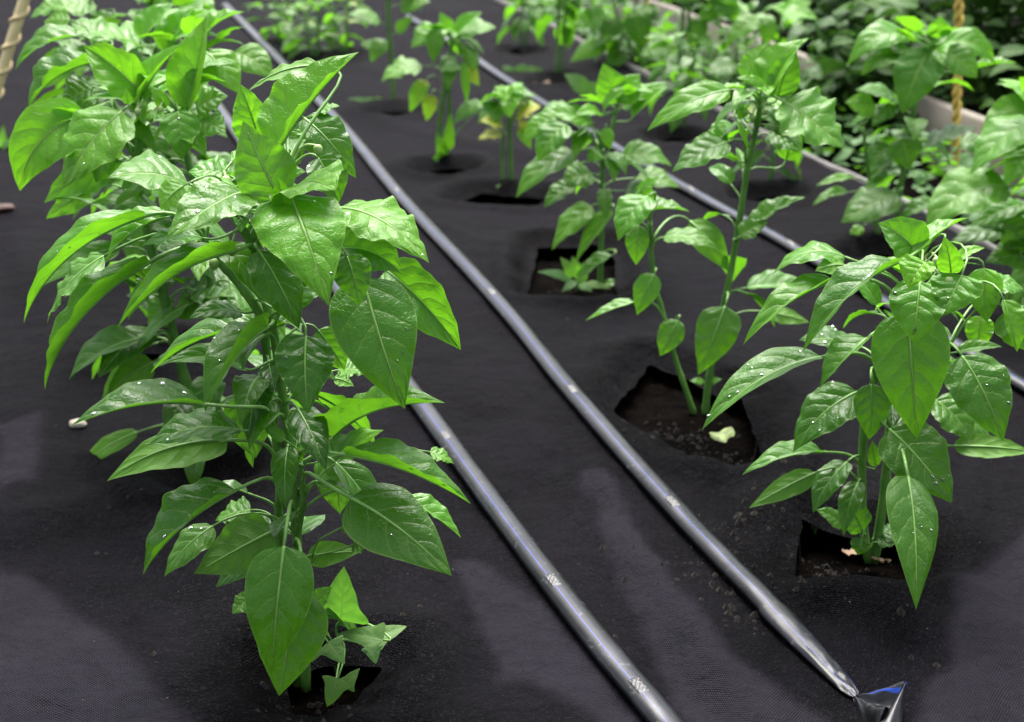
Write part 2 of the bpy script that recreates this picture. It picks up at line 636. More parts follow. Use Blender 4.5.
def keep_fabric(c):
    k = np.ones(len(c), bool)
    for h in HOLES: k &= ~inside(c, h)
    nrm = np.array([EDGE_D.y, -EDGE_D.x])
    if nrm @ np.array([1, 0]) < 0: nrm = -nrm
    k &= ((c - np.array(EDGE_A)) @ nrm) < 0
    return k


def dry_and_sheen(P):
    v = np.full(len(P), 0.13)
    v += np.clip((P[:, 1] - 1.6) * 0.08, 0, 0.14)  # far fabric painted lighter, standing in for its sheen at grazing view
    for d in DRY:
        dist = seg_near(P, d)[0]
        dist[~inside(P, d)] *= -1
        dist += np.array([0.010 * noise.noise((x * 22, y * 22, 0.0)) for x, y in P])
        v = np.maximum(v, 0.13 + 0.62 * np.clip(dist / 0.012 + 0.5, 0, 1))
    for h in HOLES:                                   # wet round the plants
        dist = seg_near(P, h)[0]
        v -= 0.22 * np.exp(-(dist / 0.07) ** 2)
    return np.clip(v, 0, 1)


sheet('woven_ground_fabric', M_FABRIC, axis(-4, -0.95, 1.35, 5, 0.008, 1.09), axis(0.15, 0.82, 2.5, 9, 0.008, 1.03),
      keep_fabric, height, [(h, True) for h in HOLES] + [([EDGE_A - EDGE_D * 3, EDGE_B + EDGE_D * 3], False)], {'dry': dry_and_sheen})


def soil_z(P):
    return np.array([-0.036 + 0.010 * noise.noise((x * 14, y * 14, 7.3)) + 0.006 * noise.noise((x * 40, y * 40, 7.3)) +
                     0.004 * noise.noise((x * 90, y * 90, 7.3)) if (abs(x) < 3 and y < 7) else -0.036 for x, y in P])


sheet('soil_ground', M_SOIL, axis(-80, -0.8, 1.9, 80, 0.014, 1.10), axis(-60, 0.85, 4.8, 120, 0.014, 1.10), lambda c: np.ones(len(c), bool), soil_z, [])


def fz(p):
    return float(height(np.array([[p[0], p[1]]]))[0])


# pale hem along the far edge of the fabric
b = MB()
e0, e1 = EDGE_A - EDGE_D * 1.5, EDGE_B + EDGE_D * 0.9
N_ = 80
prof = [(-0.005, -0.006), (-0.005, 0.002), (-0.002, 0.004), (0.002, 0.004), (0.005, 0.001), (0.005, -0.02)]
nr = Vector((EDGE_D.y, -EDGE_D.x))
rows = []
for i in range(N_ + 1):
    p = e0.lerp(e1, i / N_)
    z = 0.006 + 0.006 * noise.noise((p.x * 5, p.y * 5, 0))
    rows.append([[p.x + nr.x * (u + .004 * noise.noise((p.x * 9, p.y * 9, 3))), p.y + nr.y * u, z + w] for u, w in prof])
b.grid(np.array(rows), None, 0)
tag(b.build('edging_strip', M_HEM), 'pale narrow strip along the far edge of the black fabric', 'edging strip')


# ------------------------------------------------------------------ drip tapes
def drip_tape(path_px, label, width, emit_px, pinch=False, tail=None):
    root_p = ground(*path_px[len(path_px) // 2])
    root = empty('drip_tape', (root_p.x, root_p.y, 0))
    tag(root, label, 'drip tape', 'drip tapes laid along the rows')
    off = Vector((root_p.x, root_p.y, 0))
    pts = [Vector((q.x, q.y, 0)) for q in smooth_path([ground(*p, 0.010) for p in path_px], 26)]
    zs = height(np.array([[p.x, p.y] for p in pts]))
    zs = np.convolve(np.pad(zs, 12, mode='edge'), np.ones(25) / 25, 'valid') + .001
    n = len(pts)
    rows, uvs = [], []
    S = 28
    for i, p in enumerate(pts):
        t = (pts[min(i + 1, n - 1)] - pts[max(i - 1, 0)]).normalized()
        s = Vector((t.y, -t.x, 0)).normalized()
        a = width / 2 * (1 + 0.03 * noise.noise((i * .11, 1, 2)))
        hh = width * 0.29 * (1 + 0.06 * noise.noise((i * .15, 5, 2)))
        kk = 9.0
        if pinch:
            k = kk = (n - 1 - i) / 26.0
            if k < 1.0:
                hh *= 0.16 + 0.84 * k ** 0.8
                a *= min(1.12, 0.20 + 0.98 * k ** 0.42)
        row = []
        for j in range(S):
            an = 2 * math.pi * j / S
            x, y = math.sin(an), math.cos(an)
            row.append(list(p + s * (a * x) + UP * (zs[i] + hh * (0.93 + (y if y > -0.8 else -0.8)) + (0.0026 * noise.noise((i * .35, x * 2.2, 9)) * max(0, 1 - kk) if y > 0 else 0)) - off))
        rows.append(row)
        uvs.append([[i * 0.1, j / S] for j in range(S)])
    b = MB()
    b.grid(np.array(rows), np.array(uvs), 0, close=True)
    b.build('tape_body', M_TAPE, root)
    for ex, ey in emit_px:                     # moulded drippers along the film
        g = ground(ex, ey)
        i = min(range(2, n - 2), key=lambda k: (pts[k] - g).length)
        p = pts[i]
        t = (pts[i + 1] - pts[i - 1]).normalized()
        s = Vector((t.y, -t.x, 0)).normalized()
        a, hh = width / 2, width * 0.29
        rr, A, Bn = [], 15, 13
        for u in range(A):
            fu = u / (A - 1)
            row = []
            for v in range(Bn):
                fv = v / (Bn - 1)
                an = (fv - 0.5) * 0.95 + 0.15
                edge = min(fu, 1 - fu, fv, 1 - fv)
                lift = 0.0016 * min(1, edge * 9) - 0.0008
                lift += 0.0011 * (1 if edge > .1 else 0) * math.sin(fu * 26) * math.cos(fv * 17)
                x, y = math.sin(an), math.cos(an)
                row.append(list(p + t * ((fu - .5) * 0.026) + s * ((a + lift) * x) + UP * (zs[i] + hh * .93 + (hh + lift) * y) - off))
            rr.append(row)
        b = MB()
        b.grid(np.array(rr), None, 0)
        b.build('emitter', M_EMIT, root)
    if tail:
        # flattened, folded-back end of the film
        b = MB()
        P = [ground(x, y, z) - off for x, y, z in tail]
        mid, l0, l1, fold0, fold1 = P
        pl, pr_ = Vector(rows[-1][S // 4]), Vector(rows[-1][3 * S // 4])
        R_, UVt = [], []
        for i in range(17):
            f = i / 16
            row, ur = [], []
            for j in range(33):
                g = j / 32
                q = pr_.lerp(pl, g).lerp(l0.lerp(l1, g), f)
                q = q + UP * (0.0065 * math.sin(g * math.pi * 3.2 + f * 1.5) * f ** .7 + 0.006 * f + .002 * noise.noise((g * 7, f * 4, 2)))
                row.append(list(q))
                ur.append([f, 0.02 + g * 0.22])
            R_.append(row)
            UVt.append(ur)
        R_ = np.array(R_)
        b.grid(R_, np.array(UVt), 0)
        b.grid(R_ - np.array([0, 0, 0.0018]), np.array(UVt), 0, flip=True)
        R2 = []
        for i in range(7):
            f = i / 6
            row = []
            for j in range(7):
                g = j / 6
                q = l0.lerp(l1, f).lerp(fold0.lerp(fold1, f), g)
                q = q + UP * (0.006 + 0.006 * math.sin(g * 3.1))
                row.append(list(q))
            R2.append(row)
        b.grid(np.array(R2), np.array([[[j * .1, 0.6 + i * .03] for j in range(7)] for i in range(7)]), 0)
        b.build('folded_end', M_TAPE, root)
    return root


drip_tape(TAPE_PX[0], 'glossy black drip tape with blue lines running out of the bottom edge of the picture', 0.0265,
          [(563, 588), (452, 443), (648, 697)])
drip_tape(TAPE_PX[1], 'glossy black drip tape ending in a pinched folded tail on the fabric', 0.0255,
          [(681, 512), (579, 400), (499, 302), (400, 195)], True,
          [(857, 690, 0.012), (903, 694, 0.018), (872, 738, 0.004), (907, 693, 0.014), (898, 745, 0.002)])
drip_tape(TAPE_PX[2], 'dull grey drip tape on the far side of the middle plant row', 0.025, [(700, 195), (800, 250)])


# ------------------------------------------------------------------ leaves
def blade(b, B, T, W, nrm, nt=26, nv=12, bend=0.08, side=0.0, fl=14, fr=14, cl=-14, cr=-14, wave=0.05, k=0.62, twist=0.0,
          quilt=0.022, seed=0, hast=0.0, tipc=0.0, mi=0):
    """one leaf: a curved grid from base B to tip T, upper side towards nrm; appended to b; returns the grid and normals"""
    rr = random.Random(seed)
    B, T = np.array(B), np.array(T)
    a = T - B
    L = np.linalg.norm(a)
    ax = a / L
    n = np.array(nrm) - ax * np.dot(nrm, ax)
    n /= np.linalg.norm(n)
    s = np.cross(ax, n)
    t = np.linspace(0, 1, nt + 1)
    arch = 4 * t * (1 - t)
    mid = B + a * t[:, None] + n * (bend * L * arch + tipc * L * t ** 4)[:, None] + s * (side * L * arch)[:, None]
    tan = np.gradient(mid, axis=0)
    tan /= np.linalg.norm(tan, axis=1)[:, None]
    nn = n - tan * (tan @ n)[:, None]
    nn /= np.linalg.norm(nn, axis=1)[:, None]
    ss = np.cross(tan, nn)
    if twist:
        an = np.radians(twist) * (t - 0.3)
        nn, ss = nn * np.cos(an)[:, None] + ss * np.sin(an)[:, None], ss * np.cos(an)[:, None] - nn * np.sin(an)[:, None]
    if hast:      # arrow shaped weed leaf
        pr = np.interp(t, [0, .04, .12, .22, .35, .6, .85, 1], [.1, .75, 1, .78, .6, .45, .2, 0])
    else:
        pr = np.sin(np.pi * np.clip(t, 1e-5, 1 - 1e-5) ** k) ** (0.74 + 0.24 * t)
    hw = W / 2 * pr
    v = np.linspace(-1, 1, nv + 1)
    off_s, off_n = np.zeros(nv + 1), np.zeros(nv + 1)
    K = 24
    for j, x in enumerate(v):
        f, c = (fr, cr) if x > 0 else (fl, cl)
        u = (np.arange(K) + .5) / K * abs(x)
        ph = np.radians(f + c * u)
        off_s[j] = np.sign(x) * np.cos(ph).sum() * abs(x) / K
        off_n[j] = np.sin(ph).sum() * abs(x) / K
    p0, p1, fq = rr.random() * 6, rr.random() * 6, 2.0 + rr.random() * 1.3
    tt, vv = np.meshgrid(t, v, indexing='ij')
    wv = wave * np.abs(vv) ** 2 * np.sin(2 * np.pi * fq * tt + np.where(vv > 0, p0, p1))
    wv += 0.5 * wave * np.abs(vv) ** 2 * np.sin(2 * np.pi * 2.3 * fq * tt + np.where(vv > 0, p1, p0))
    q = (tt - 0.26 * np.abs(vv) ** 1.25) * 5.2 + np.where(vv > 0, .45, 0)
    ql = quilt * 4 * np.abs(vv) * (1 - np.abs(vv)) * (np.sin(np.pi * q) ** 2) * -0.35
    # along hw only: edges join at the tip
    P = mid[:, None, :] + ss[:, None, :] * (hw[:, None] * off_s[None, :])[..., None] + \
        nn[:, None, :] * (hw[:, None] * (off_n[None, :] + wv - ql))[..., None]
    UV = np.stack([tt, (vv + 1) / 2], -1)
    b.grid(P, UV, mi, flip=True)
    return P, nn, L


def drop(b, P, n, r, mi):
    n = Vector(n).normalized()
    x = n.orthogonal().normalized()
    y = n.cross(x)
    rings = []
    for i in range(5):
        th = (i / 4) * math.pi / 2
        rr, hh = r * math.cos(th), r * 0.40 * math.sin(th) - r * .06
        rings.append([list(Vector(P) + (x * math.cos(2 * math.pi * k / 10) + y * math.sin(2 * math.pi * k / 10)) * max(rr, 1e-6) + n * hh) for k in range(10)])
    b.grid(np.array(rings), None, mi, close=True)


class Plant:
    def __init__(self, name, base, label, cat, group=None, res=(26, 12), mat=None, seed=1):
        self.base = Vector((base.x, base.y, base.z))
        self.o = tag(empty(name, self.base), label, cat, group)
        self.res, self.mat, self.R = res, mat or M_LEAF, random.Random(seed)
        self.axis, self.n = [], 0
        self.sb = MB()

    def stem(self, pts, r0, r1, ribs=0.1):
        """pts: world points"""
        pth = smooth_path(pts, 7)
        n = len(pth)
        rad = [r0 + (r1 - r0) * i / (n - 1) for i in range(n)]
        rad = [r * (1 + 0.22 * max(0, math.sin(i * 0.9)) ** 8) for i, r in enumerate(rad)]
        self.sb.tube([p - self.base for p in pth], rad, 10 if self.res[0] > 18 else 7, 0, ribs)
        self.axis += pth

    def stem_px(self, pts, r0, r1):
        self.stem([at(x, y, self.base.y + (d[0] if d else 0.0)) for x, y, *d in pts], r0, r1)

    def close(self):
        self.sb.build('stem', M_STEM, self.o)

    def leaf(self, B, T, W, nrm, attach=None, drops=0, tone=None, yel=0.0, pet=True, label=None, **kw):
        self.n += 1
        rr = self.R
        B, T = Vector(B), Vector(T)
        b = MB()
        kw.setdefault('seed', rr.randrange(10 ** 6))
        P, nn, L = blade(b, Vector((0, 0, 0)), T - B, W, nrm, self.res[0], self.res[1], **kw)
        tone = rr.uniform(0.15, 0.6) if tone is None else tone
        if pet and self.axis:
            if attach is None:
                want = B - UP * 0.012
                S = min(self.axis, key=lambda p: (p - want).length + (0.5 * max(0, p.z - want.z)))
            else:
                S = Vector(attach)
            d0 = Vector(P[1, P.shape[1] // 2] - P[0, P.shape[1] // 2]).normalized()
            gap = (S - B).length
            if gap > 0.004:
                c1 = B - d0 * gap * 0.45
                c2 = S + UP * gap * 0.28 + (B - S) * 0.2
                pts = []
                for i in range(9):
                    t = i / 8
                    pts.append((S * (1 - t) ** 3 + c2 * 3 * t * (1 - t) ** 2 + c1 * 3 * t * t * (1 - t) + B * t ** 3) - B)
                pr = min(0.0021, 0.010 * L + 0.0007)
                b.tube(pts, [pr * (1.15 - .35 * i / 8) for i in range(9)], 6, 1)
        if self.res[0] >= 22:       # raised midrib continuing the stalk
            m = P.shape[1] // 2
            rib = [Vector(P[i, m]) - Vector(nn[i]) * 0.0002 for i in range(0, int(P.shape[0] * 0.86))]
            b.tube(rib, [0.0014 * (1 - i / (len(rib) + 2)) * min(1, L / 0.09) + 0.0002 for i in range(len(rib))], 5, 1)
        for _ in range(int(drops * 0.55)):
            i, j = rr.randint(2, P.shape[0] - 4), rr.randint(1, P.shape[1] - 2)
            fu, fw = rr.random(), rr.random()
            q = P[i, j] * (1 - fu) * (1 - fw) + P[i + 1, j] * fu * (1 - fw) + P[i, j + 1] * (1 - fu) * fw + P[i + 1, j + 1] * fu * fw
            e1, e2 = P[i + 1, j] - P[i, j], P[i, j + 1] - P[i, j]
            nn_ = np.cross(e2, e1) * -1
            nn_ = -nn_ if np.dot(nn_, nn[i]) < 0 else nn_
            drop(b, q, nn_, rr.choice([.0006, .0008, .0009, .0011, .0014, .0019]), 2)
        o = b.build('leaf', [self.mat, M_PETI, M_WATER], self.o, B - self.base, {'tone': tone, 'yel': yel, 'vsize': min(1.0, (W / 0.058)) ** 1.3})
        if label: o['label'] = label
        return o

    def px(self, bx, by, tx, ty, w, db=0.0, dt=0.0, u=0.45, r=0, V=0, bk=0, attach=None, **kw):
        """leaf measured on the photograph: base and tip, visible width, distance behind (+) or before (-) the stem"""
        B, T = at(bx, by, self.base.y + db), at(tx, ty, self.base.y + dt)
        if V: u = min(u, 0.58)
        ax = (T - B).normalized()
        m = (B + T) / 2
        c = (CAM - m).normalized()
        cp = (c - ax * c.dot(ax)).normalized()
        n0 = c * (1 - u) + UP * u
        n0 = (n0 - ax * n0.dot(ax)).normalized()
        if r:
            s = ax.cross(n0)
            n0 = n0 * math.cos(math.radians(r)) + s * math.sin(math.radians(r))
        if bk: n0 = -n0
        W = w * px_size(m) * (1.32 if V else 1)
        if not V: W /= max(0.5, abs(n0.dot(cp)))
        if V:          # a blade folded up along its midrib; V>0 the half on the right of base->tip shows its underside, V<0 the left
            a_, b_ = abs(V) + 17, 6
            kw.setdefault('fr', a_ if V > 0 else b_)
            kw.setdefault('fl', b_ if V > 0 else a_)
            kw.setdefault('cl', -14)
            kw.setdefault('cr', -14)
        if attach: attach = at(attach[0], attach[1], self.base.y + (attach[2] if len(attach) > 2 else 0))
        rr = self.R
        kw.setdefault('bend', rr.uniform(0.05, 0.13) * (-1 if bk else 1))
        kw.setdefault('side', rr.uniform(-0.03, 0.03))
        if not V:
            kw.setdefault('fl', rr.uniform(6, 20))
            kw.setdefault('fr', rr.uniform(6, 20))
            kw.setdefault('cl', rr.uniform(-30, -8))
            kw.setdefault('cr', rr.uniform(-30, -8))
        kw.setdefault('wave', rr.uniform(0.05, 0.13))
        kw.setdefault('twist', rr.uniform(-20, 20))
        kw.setdefault('k', rr.uniform(0.58, 0.68))
        return self.leaf(B, T, W, n0, attach, **kw)

    def auto(self, n, hmin, hmax, reach, size, tone=(0.2, 0.7), yel=0.0, az=None, droop=(-50, 25)):
        """fill-in leaves round the stem between two heights"""
        rr = self.R
        for i in range(n):
            f = (i + rr.random()) / n
            z = self.base.z + hmin + (hmax - hmin) * f
            S = min(self.axis, key=lambda p: abs(p.z - z) + 0.02 * rr.random())
            a = rr.uniform(0, 2 * math.pi) if az is None else rr.uniform(*az)
            out = Vector((math.cos(a), math.sin(a), 0))
            el = math.radians(droop[0] + (droop[1] - droop[0]) * f + rr.uniform(-15, 15))
            B = S + out * reach * rr.uniform(0.25, 0.6) + UP * rr.uniform(0.0, 0.03)
            L = size * rr.uniform(0.7, 1.15) * (1.05 - 0.35 * f)
            d = out * math.cos(el) + UP * math.sin(el)
            nrm = (UP * 0.9 + out * 0.35 + Vector((rr.uniform(-.4, .4), rr.uniform(-.4, .4), 0))).normalized()
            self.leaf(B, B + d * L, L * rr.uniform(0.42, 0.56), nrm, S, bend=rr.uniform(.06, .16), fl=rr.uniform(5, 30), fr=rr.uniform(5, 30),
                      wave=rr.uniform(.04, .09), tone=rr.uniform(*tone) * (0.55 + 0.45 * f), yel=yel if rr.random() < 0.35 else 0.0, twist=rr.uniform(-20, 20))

    def bud(self, px, py, d, r):
        p = at(px, py, self.base.y + d)
        S = min(self.axis, key=lambda q: (q - p).length)
        b = MB()
        drop_n = 7
        rings = []
        for i in range(drop_n):
            th = math.pi * i / (drop_n - 1)
            rad = r * math.sin(th) * (1.05 - 0.25 * math.cos(th)) + 1e-6
            rings.append([[rad * math.cos(2 * math.pi * k / 9), rad * math.sin(2 * math.pi * k / 9), -r * 1.25 * math.cos(th)] for k in range(9)])
        b.grid(np.array(rings), None, 0, close=True)
        pts = smooth_path([S - p, (S - p) * 0.5 + UP * 0.012, Vector((0, 0, 0.9 * r))], 5)
        b.tube(pts, 0.0011, 6, 0)
        b.build('flower_bud', M_BUD, self.o, p - self.base)


def foot(px, py):
    g = ground(px, py, -0.03)
    return Vector((g.x, g.y, -0.034))


PEPPERS = 'pepper plants set out in rows'
# ================================================================== left row: the big plant in front (A)
p = Plant('pepper_plant', foot(305, 688), 'big leafy pepper plant nearest the camera with large wet hanging leaves', 'pepper plant', PEPPERS, (34, 14), seed=3)
p.stem_px([(306, 690), (300, 600), (297, 545), (292, 470), (283, 400), (274, 336), (260, 281), (255, 240), (254, 205)], .0043, .0030)
p.stem_px([(298, 690, .012), (284, 580, .02), (279, 520, .022), (279, 470, .02), (272, 410, .02), (266, 350, .02), (263, 318, .01)], .0038, .0032)
p.stem_px([(264, 320, .005), (250, 298, 0), (232, 275, 0), (214, 256, .0), (204, 240, .0)], .0040, .0028)
p.stem_px([(256, 245), (268, 215), (285, 195), (288, 175)], .0036, .0026)
p.stem_px([(256, 250, -.01), (238, 222, -.02), (226, 200, -.01), (222, 180, 0)], .0034, .0024)
p.stem_px([(295, 545, -.006), (303, 500, -.012), (300, 460, -.012)], .003, .002)
L = p.px
# crown, left
L(188, 184, 107, 178, 50, -.02, -.05, u=.75, drops=9, bend=.1, tone=.35)
L(244, 192, 166, 240, 47, -.07, -.13, u=.7, drops=8, bend=.10, tone=.3, side=-.04)
L(183, 186, 161, 210, 30, -.09, -.10, bk=1, tone=.75)
L(146, 216, 24, 323, 46, -.02, -.05, V=-62, u=.95, bend=.2, wave=.09, tone=.5, drops=5, twist=0)
L(104, 256, 47, 324, 30, .03, .02, u=.8, tone=.35)
L(150, 262, 45, 390, 46, -.04, -.07, V=-66, u=.95, bend=.2, wave=.12, tone=.4, twist=0)
L(234, 251, 117, 328, 44, -.04, -.10, V=-64, u=.95, bend=.16, wave=.07, tone=.45, twist=0)
L(170, 216, 107, 259, 38, -.01, -.03, V=-40, u=.8, tone=.6)
L(202, 238, 141, 247, 20, -.05, -.07, u=.9, tone=.5)
L(236, 186, 200, 196, 26, -.03, -.05, u=.6, tone=.6)
L(230, 176, 188, 172, 26, .02, .02, u=.7, tone=.6)
# crown, right and top
L(277, 152, 359, 52, 66, -.04, .0, V=62, u=.5, bend=.06, wave=.10, tone=.55, drops=6, twist=10)
L(322, 66, 247, 92, 20, .06, .05, bk=1, u=.8, tone=.6)
L(279, 198, 243, 121, 62, -.07, -.06, bk=1, u=.2, tone=.42, bend=-.08)
L(260, 144, 240, 84, 34, .03, .03, V=40, u=.5, tone=.75)
L(272, 148, 266, 104, 24, -.01, -.01, bk=1, u=.5, tone=.6)
L(286, 128, 300, 164, 32, .05, .04, u=.5, tone=.5)
L(280, 150, 284, 176, 26, .07, .06, u=.5, tone=.6)
L(304, 118, 356, 178, 44, .07, .05, u=.5, tone=.25, bend=.16)
L(315, 114, 340, 106, 16, .08, .08, u=.8, tone=.5)
L(318, 158, 338, 204, 42, .0, -.01, u=.5, tone=.12, drops=10, fl=30, fr=25)
L(289, 194, 329, 306, 92, -.06, -.13, u=.72, tone=.7, drops=7, bend=.17, k=.56, fl=4, fr=4, wave=.07)
L(296, 186, 336, 190, 46, -.05, -.08, u=.7, tone=.65)
L(339, 208, 429, 263, 56, .0, -.05, u=.6, tone=.55, bend=.13, drops=4, r=-10)
L(339, 214, 352, 252, 44, .03, .02, u=.5, tone=.65)
L(337, 249, 402, 274, 40, .0, -.01, u=.6, tone=.28, bend=.2, V=-36)
L(347, 256, 359, 307, 40, -.085, -.10, u=.6, tone=.1, twist=25, fl=35, fr=-10)
L(363, 278, 405, 409, 86, -.06, -.10, u=.42, tone=.28, drops=9, k=.57, bend=.1, fl=8, fr=8, attach=(270, 336), wave=.04)
L(386, 270, 461, 350, 46, .03, .0, V=-50, u=.75, tone=.42, bend=.13)
L(258, 250, 299, 329, 48, -.03, -.05, u=.35, tone=.2, r=-12)
L(306, 336, 308, 414, 60, -.05, -.09, u=.4, tone=.18, drops=6, k=.55, attach=(266, 322))
L(318, 330, 345, 370, 36, .02, .02, u=.4, tone=.3)
L(338, 370, 368, 373, 24, .04, .04, u=.8, tone=.4)
L(334, 378, 354, 386, 14, .06, .06, bk=1, tone=.7)
L(300, 210, 262, 228, 34, .0, -.02, u=.5, tone=.4)
L(270, 180, 306, 172, 24, -.05, -.05, u=.5, tone=.8)
L(283, 208, 276, 175, 17, -.075, -.08, u=.5, tone=.85, V=30)
# right side, lower
L(334, 437, 445, 403, 62, -.02, -.06, V=58, u=.75, tone=.28, bend=.12, drops=4, wave=.07)
L(346, 455, 471, 504, 50, -.08, -.10, V=58, u=.9, tone=.3, bend=.13, drops=5, attach=(292, 484), twist=0)
L(351, 498, 452, 576, 74, -.09, -.13, u=.5, tone=.24, bend=.06, fl=10, fr=8, k=.58, attach=(300, 494), drops=3, wave=.03)
L(430, 452, 454, 464, 14, .05, .05, u=.8, tone=.4)
L(405, 500, 461, 538, 28, -.01, -.02, V=45, u=.8, tone=.55)
L(316, 482, 384, 430, 36, .03, .02, u=.7, tone=.4)
L(334, 462, 340, 514, 40, .04, .02, bk=1, u=.3, tone=.7)
L(307, 556, 362, 551, 26, .01, .0, bk=1, u=.3, tone=.45)
L(342, 527, 372, 522, 26, -.02, -.02, u=.8, tone=.4, attach=(312, 558))
L(352, 545, 372, 540, 20, -.03, -.03, u=.8, tone=.4, attach=(308, 572))
# left side, lower
L(236, 490, 143, 575, 62, -.07, -.10, V=-50, u=.75, tone=.26, bend=.16, drops=12, attach=(285, 508), twist=0)
L(213, 526, 164, 577, 30, -.04, -.06, u=.7, tone=.3, drops=4)
L(273, 531, 194, 574, 60, -.05, -.07, bk=1, u=.25, tone=.32, bend=-.03, k=.5, quilt=.02)
L(251, 510, 215, 521, 22, .03, .03, u=.8, tone=.35)
L(284, 546, 271, 674, 70, -.12, -.15, u=.45, tone=.34, drops=14, k=.55, bend=.12, fl=24, fr=24, cl=-50, cr=-50, wave=.05, attach=(296, 546))
L(298, 592, 279, 696, 72, -.09, -.12, u=.45, tone=.26, drops=8, k=.58)
L(252, 598, 232, 614, 20, -.04, -.05, u=.7, tone=.4)
L(313, 606, 332, 587, 18, -.02, -.02, bk=1, tone=.5)
L(202, 404, 71, 426, 52, -.12, -.16, V=-42, u=.85, tone=.12, drops=14, bend=.12, attach=(280, 446), twist=0, wave=.04)
L(268, 327, 205, 413, 50, -.03, -.11, V=-78, u=.5, tone=.32, bend=.1, drops=6)
L(261, 329, 150, 374, 40, .02, .0, V=-45, u=.8, tone=.22, bend=.14)
L(240, 430, 147, 446, 34, -.06, -.08, u=.8, tone=.2, bend=.14, drops=3)
L(228, 440, 107, 481, 44, -.04, -.07, bk=1, u=.5, tone=.62, bend=-.14, attach=(280, 466))
L(244, 397, 256, 458, 52, -.01, -.02, bk=1, u=.2, tone=.34, bend=-.04)
L(285, 440, 262, 425, 12, -.03, -.03, tone=.5)
L(296, 462, 312, 440, 12, -.03, -.03, tone=.5)
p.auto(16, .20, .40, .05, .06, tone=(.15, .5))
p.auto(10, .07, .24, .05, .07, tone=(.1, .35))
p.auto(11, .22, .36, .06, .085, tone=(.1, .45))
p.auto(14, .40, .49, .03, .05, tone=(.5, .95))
for x, y, d, r in ((232, 250, -.03, .0042), (214, 264, -.02, .0038), (282, 196, -.06, .004), (226, 182, -.02, .004), (318, 150, -.02, .0035)):
    p.bud(x, y, d, r)
p.close()

# left row, second plant
p = Plant('pepper_plant', foot(208, 470), 'bushy bright green pepper plant directly behind the nearest one, crown reaching the left edge', 'pepper plant', PEPPERS, (22, 10), seed=5)
p.stem_px([(208, 472), (190, 400), (172, 330), (160, 280), (145, 220), (138, 170), (140, 120), (142, 100)], .0062, .0038)
p.stem_px([(214, 470), (216, 400), (216, 320), (206, 250), (196, 190), (180, 130), (176, 110)], .0055, .0035)
p.stem_px([(138, 160), (120, 135), (112, 118)], .003, .0022)
L = p.px
L(86, 114, 20, 191, 58, .0, -.03, u=.4, tone=.75, bend=.16, side=.10)
L(122, 111, 63, 189, 56, -.05, -.09, u=.7, tone=.6, bend=.10, drops=3)
L(128, 158, 44, 203, 40, .02, .0, bk=1, u=.4, tone=.8)
L(90, 190, 46, 219, 22, .03, .02, bk=1, u=.4, tone=.8)
L(178, 111, 182, 160, 40, -.04, -.06, u=.5, tone=.65, drops=4)
L(142, 94, 84, 46, 40, -.02, .0, V=60, u=.6, tone=.65)
L(137, 106, 183, 43, 32, -.03, -.01, V=58, u=.6, tone=.7)
L(187, 110, 207, 16, 44, -.02, .01, V=62, u=.3, tone=.65)
L(182, 106, 196, 50, 26, .0, .01, bk=1, tone=.8)
L(92, 88, 60, 107, 34, .07, .06, u=.6, tone=.35)
L(96, 62, 29, 109, 50, .08, .06, V=-50, u=.85, tone=.25, wave=.12, bend=.14)
L(168, 160, 120, 190, 34, -.01, -.02, u=.6, tone=.5)
L(140, 338, 69, 380, 40, -.06, -.09, u=.8, tone=.25, bend=.12, V=-30, attach=(172, 346))
L(153, 362, 102, 400, 36, -.03, -.04, bk=1, u=.4, tone=.6)
L(138, 432, 78, 472, 18, -.02, -.03, u=.5, tone=.45)
L(232, 286, 178, 297, 40, .0, .0, u=.7, tone=.25)
L(228, 300, 205, 330, 36, .01, .0, u=.6, tone=.35)
L(196, 300, 178, 318, 26, -.02, -.02, bk=1, tone=.6)
L(172, 300, 150, 330, 26, .0, .0, u=.6, tone=.4)
L(206, 52, 240, 94, 38, .02, .0, u=.5, tone=.6)
L(196, 108, 228, 96, 26, .0, .0, u=.6, tone=.7)
L(166, 108, 150, 86, 16, -.03, -.03, u=.5, tone=.9)
L(128, 104, 126, 88, 10, -.05, -.05, u=.5, tone=.95)
L(150, 112, 164, 118, 14, -.04, -.05, u=.7, tone=.9)
L(200, 120, 226, 132, 30, -.02, -.03, u=.6, tone=.6)
L(110, 150, 96, 182, 28, -.01, -.01, u=.6, tone=.55)
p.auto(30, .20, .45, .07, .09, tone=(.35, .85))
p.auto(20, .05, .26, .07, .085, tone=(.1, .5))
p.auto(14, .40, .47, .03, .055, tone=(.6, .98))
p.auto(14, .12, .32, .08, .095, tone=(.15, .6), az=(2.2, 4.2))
for x, y, d, r in ((150, 118, -.04, .004), (160, 110, -.04, .0035), (138, 112, -.05, .0035)): p.bud(x, y, d, r)
p.close()

# left row, third and fourth plants
p = Plant('pepper_plant', foot(156, 352), 'bright pepper plant behind the second one of the left row, with upward pointing top leaves', 'pepper plant', PEPPERS, (18, 8), seed=6)
p.stem_px([(156, 352), (150, 250), (146, 150), (150, 90), (156, 50)], .006, .0035)
p.stem_px([(152, 250), (172, 160), (184, 90), (188, 50)], .005, .003)
p.stem_px([(148, 160), (112, 100), (96, 60)], .004, .003)
L = p.px
L(80, 36, 15, 70, 36, .0, -.02, V=-36, u=.6, tone=.35, bend=.14)
L(72, 50, 35, 90, 30, .03, .02, bk=1, u=.4, tone=.85)
L(144, 46, 88, 34, 38, -.03, -.05, u=.9, tone=.55, bend=.08)
L(142, 40, 174, 3, 30, -.03, .0, V=45, u=.5, tone=.6)
L(166, 54, 195, 7, 32, -.02, .01, V=50, u=.5, tone=.65)
L(206, 34, 245, 12, 26, -.01, .0, V=40, u=.7, tone=.6)
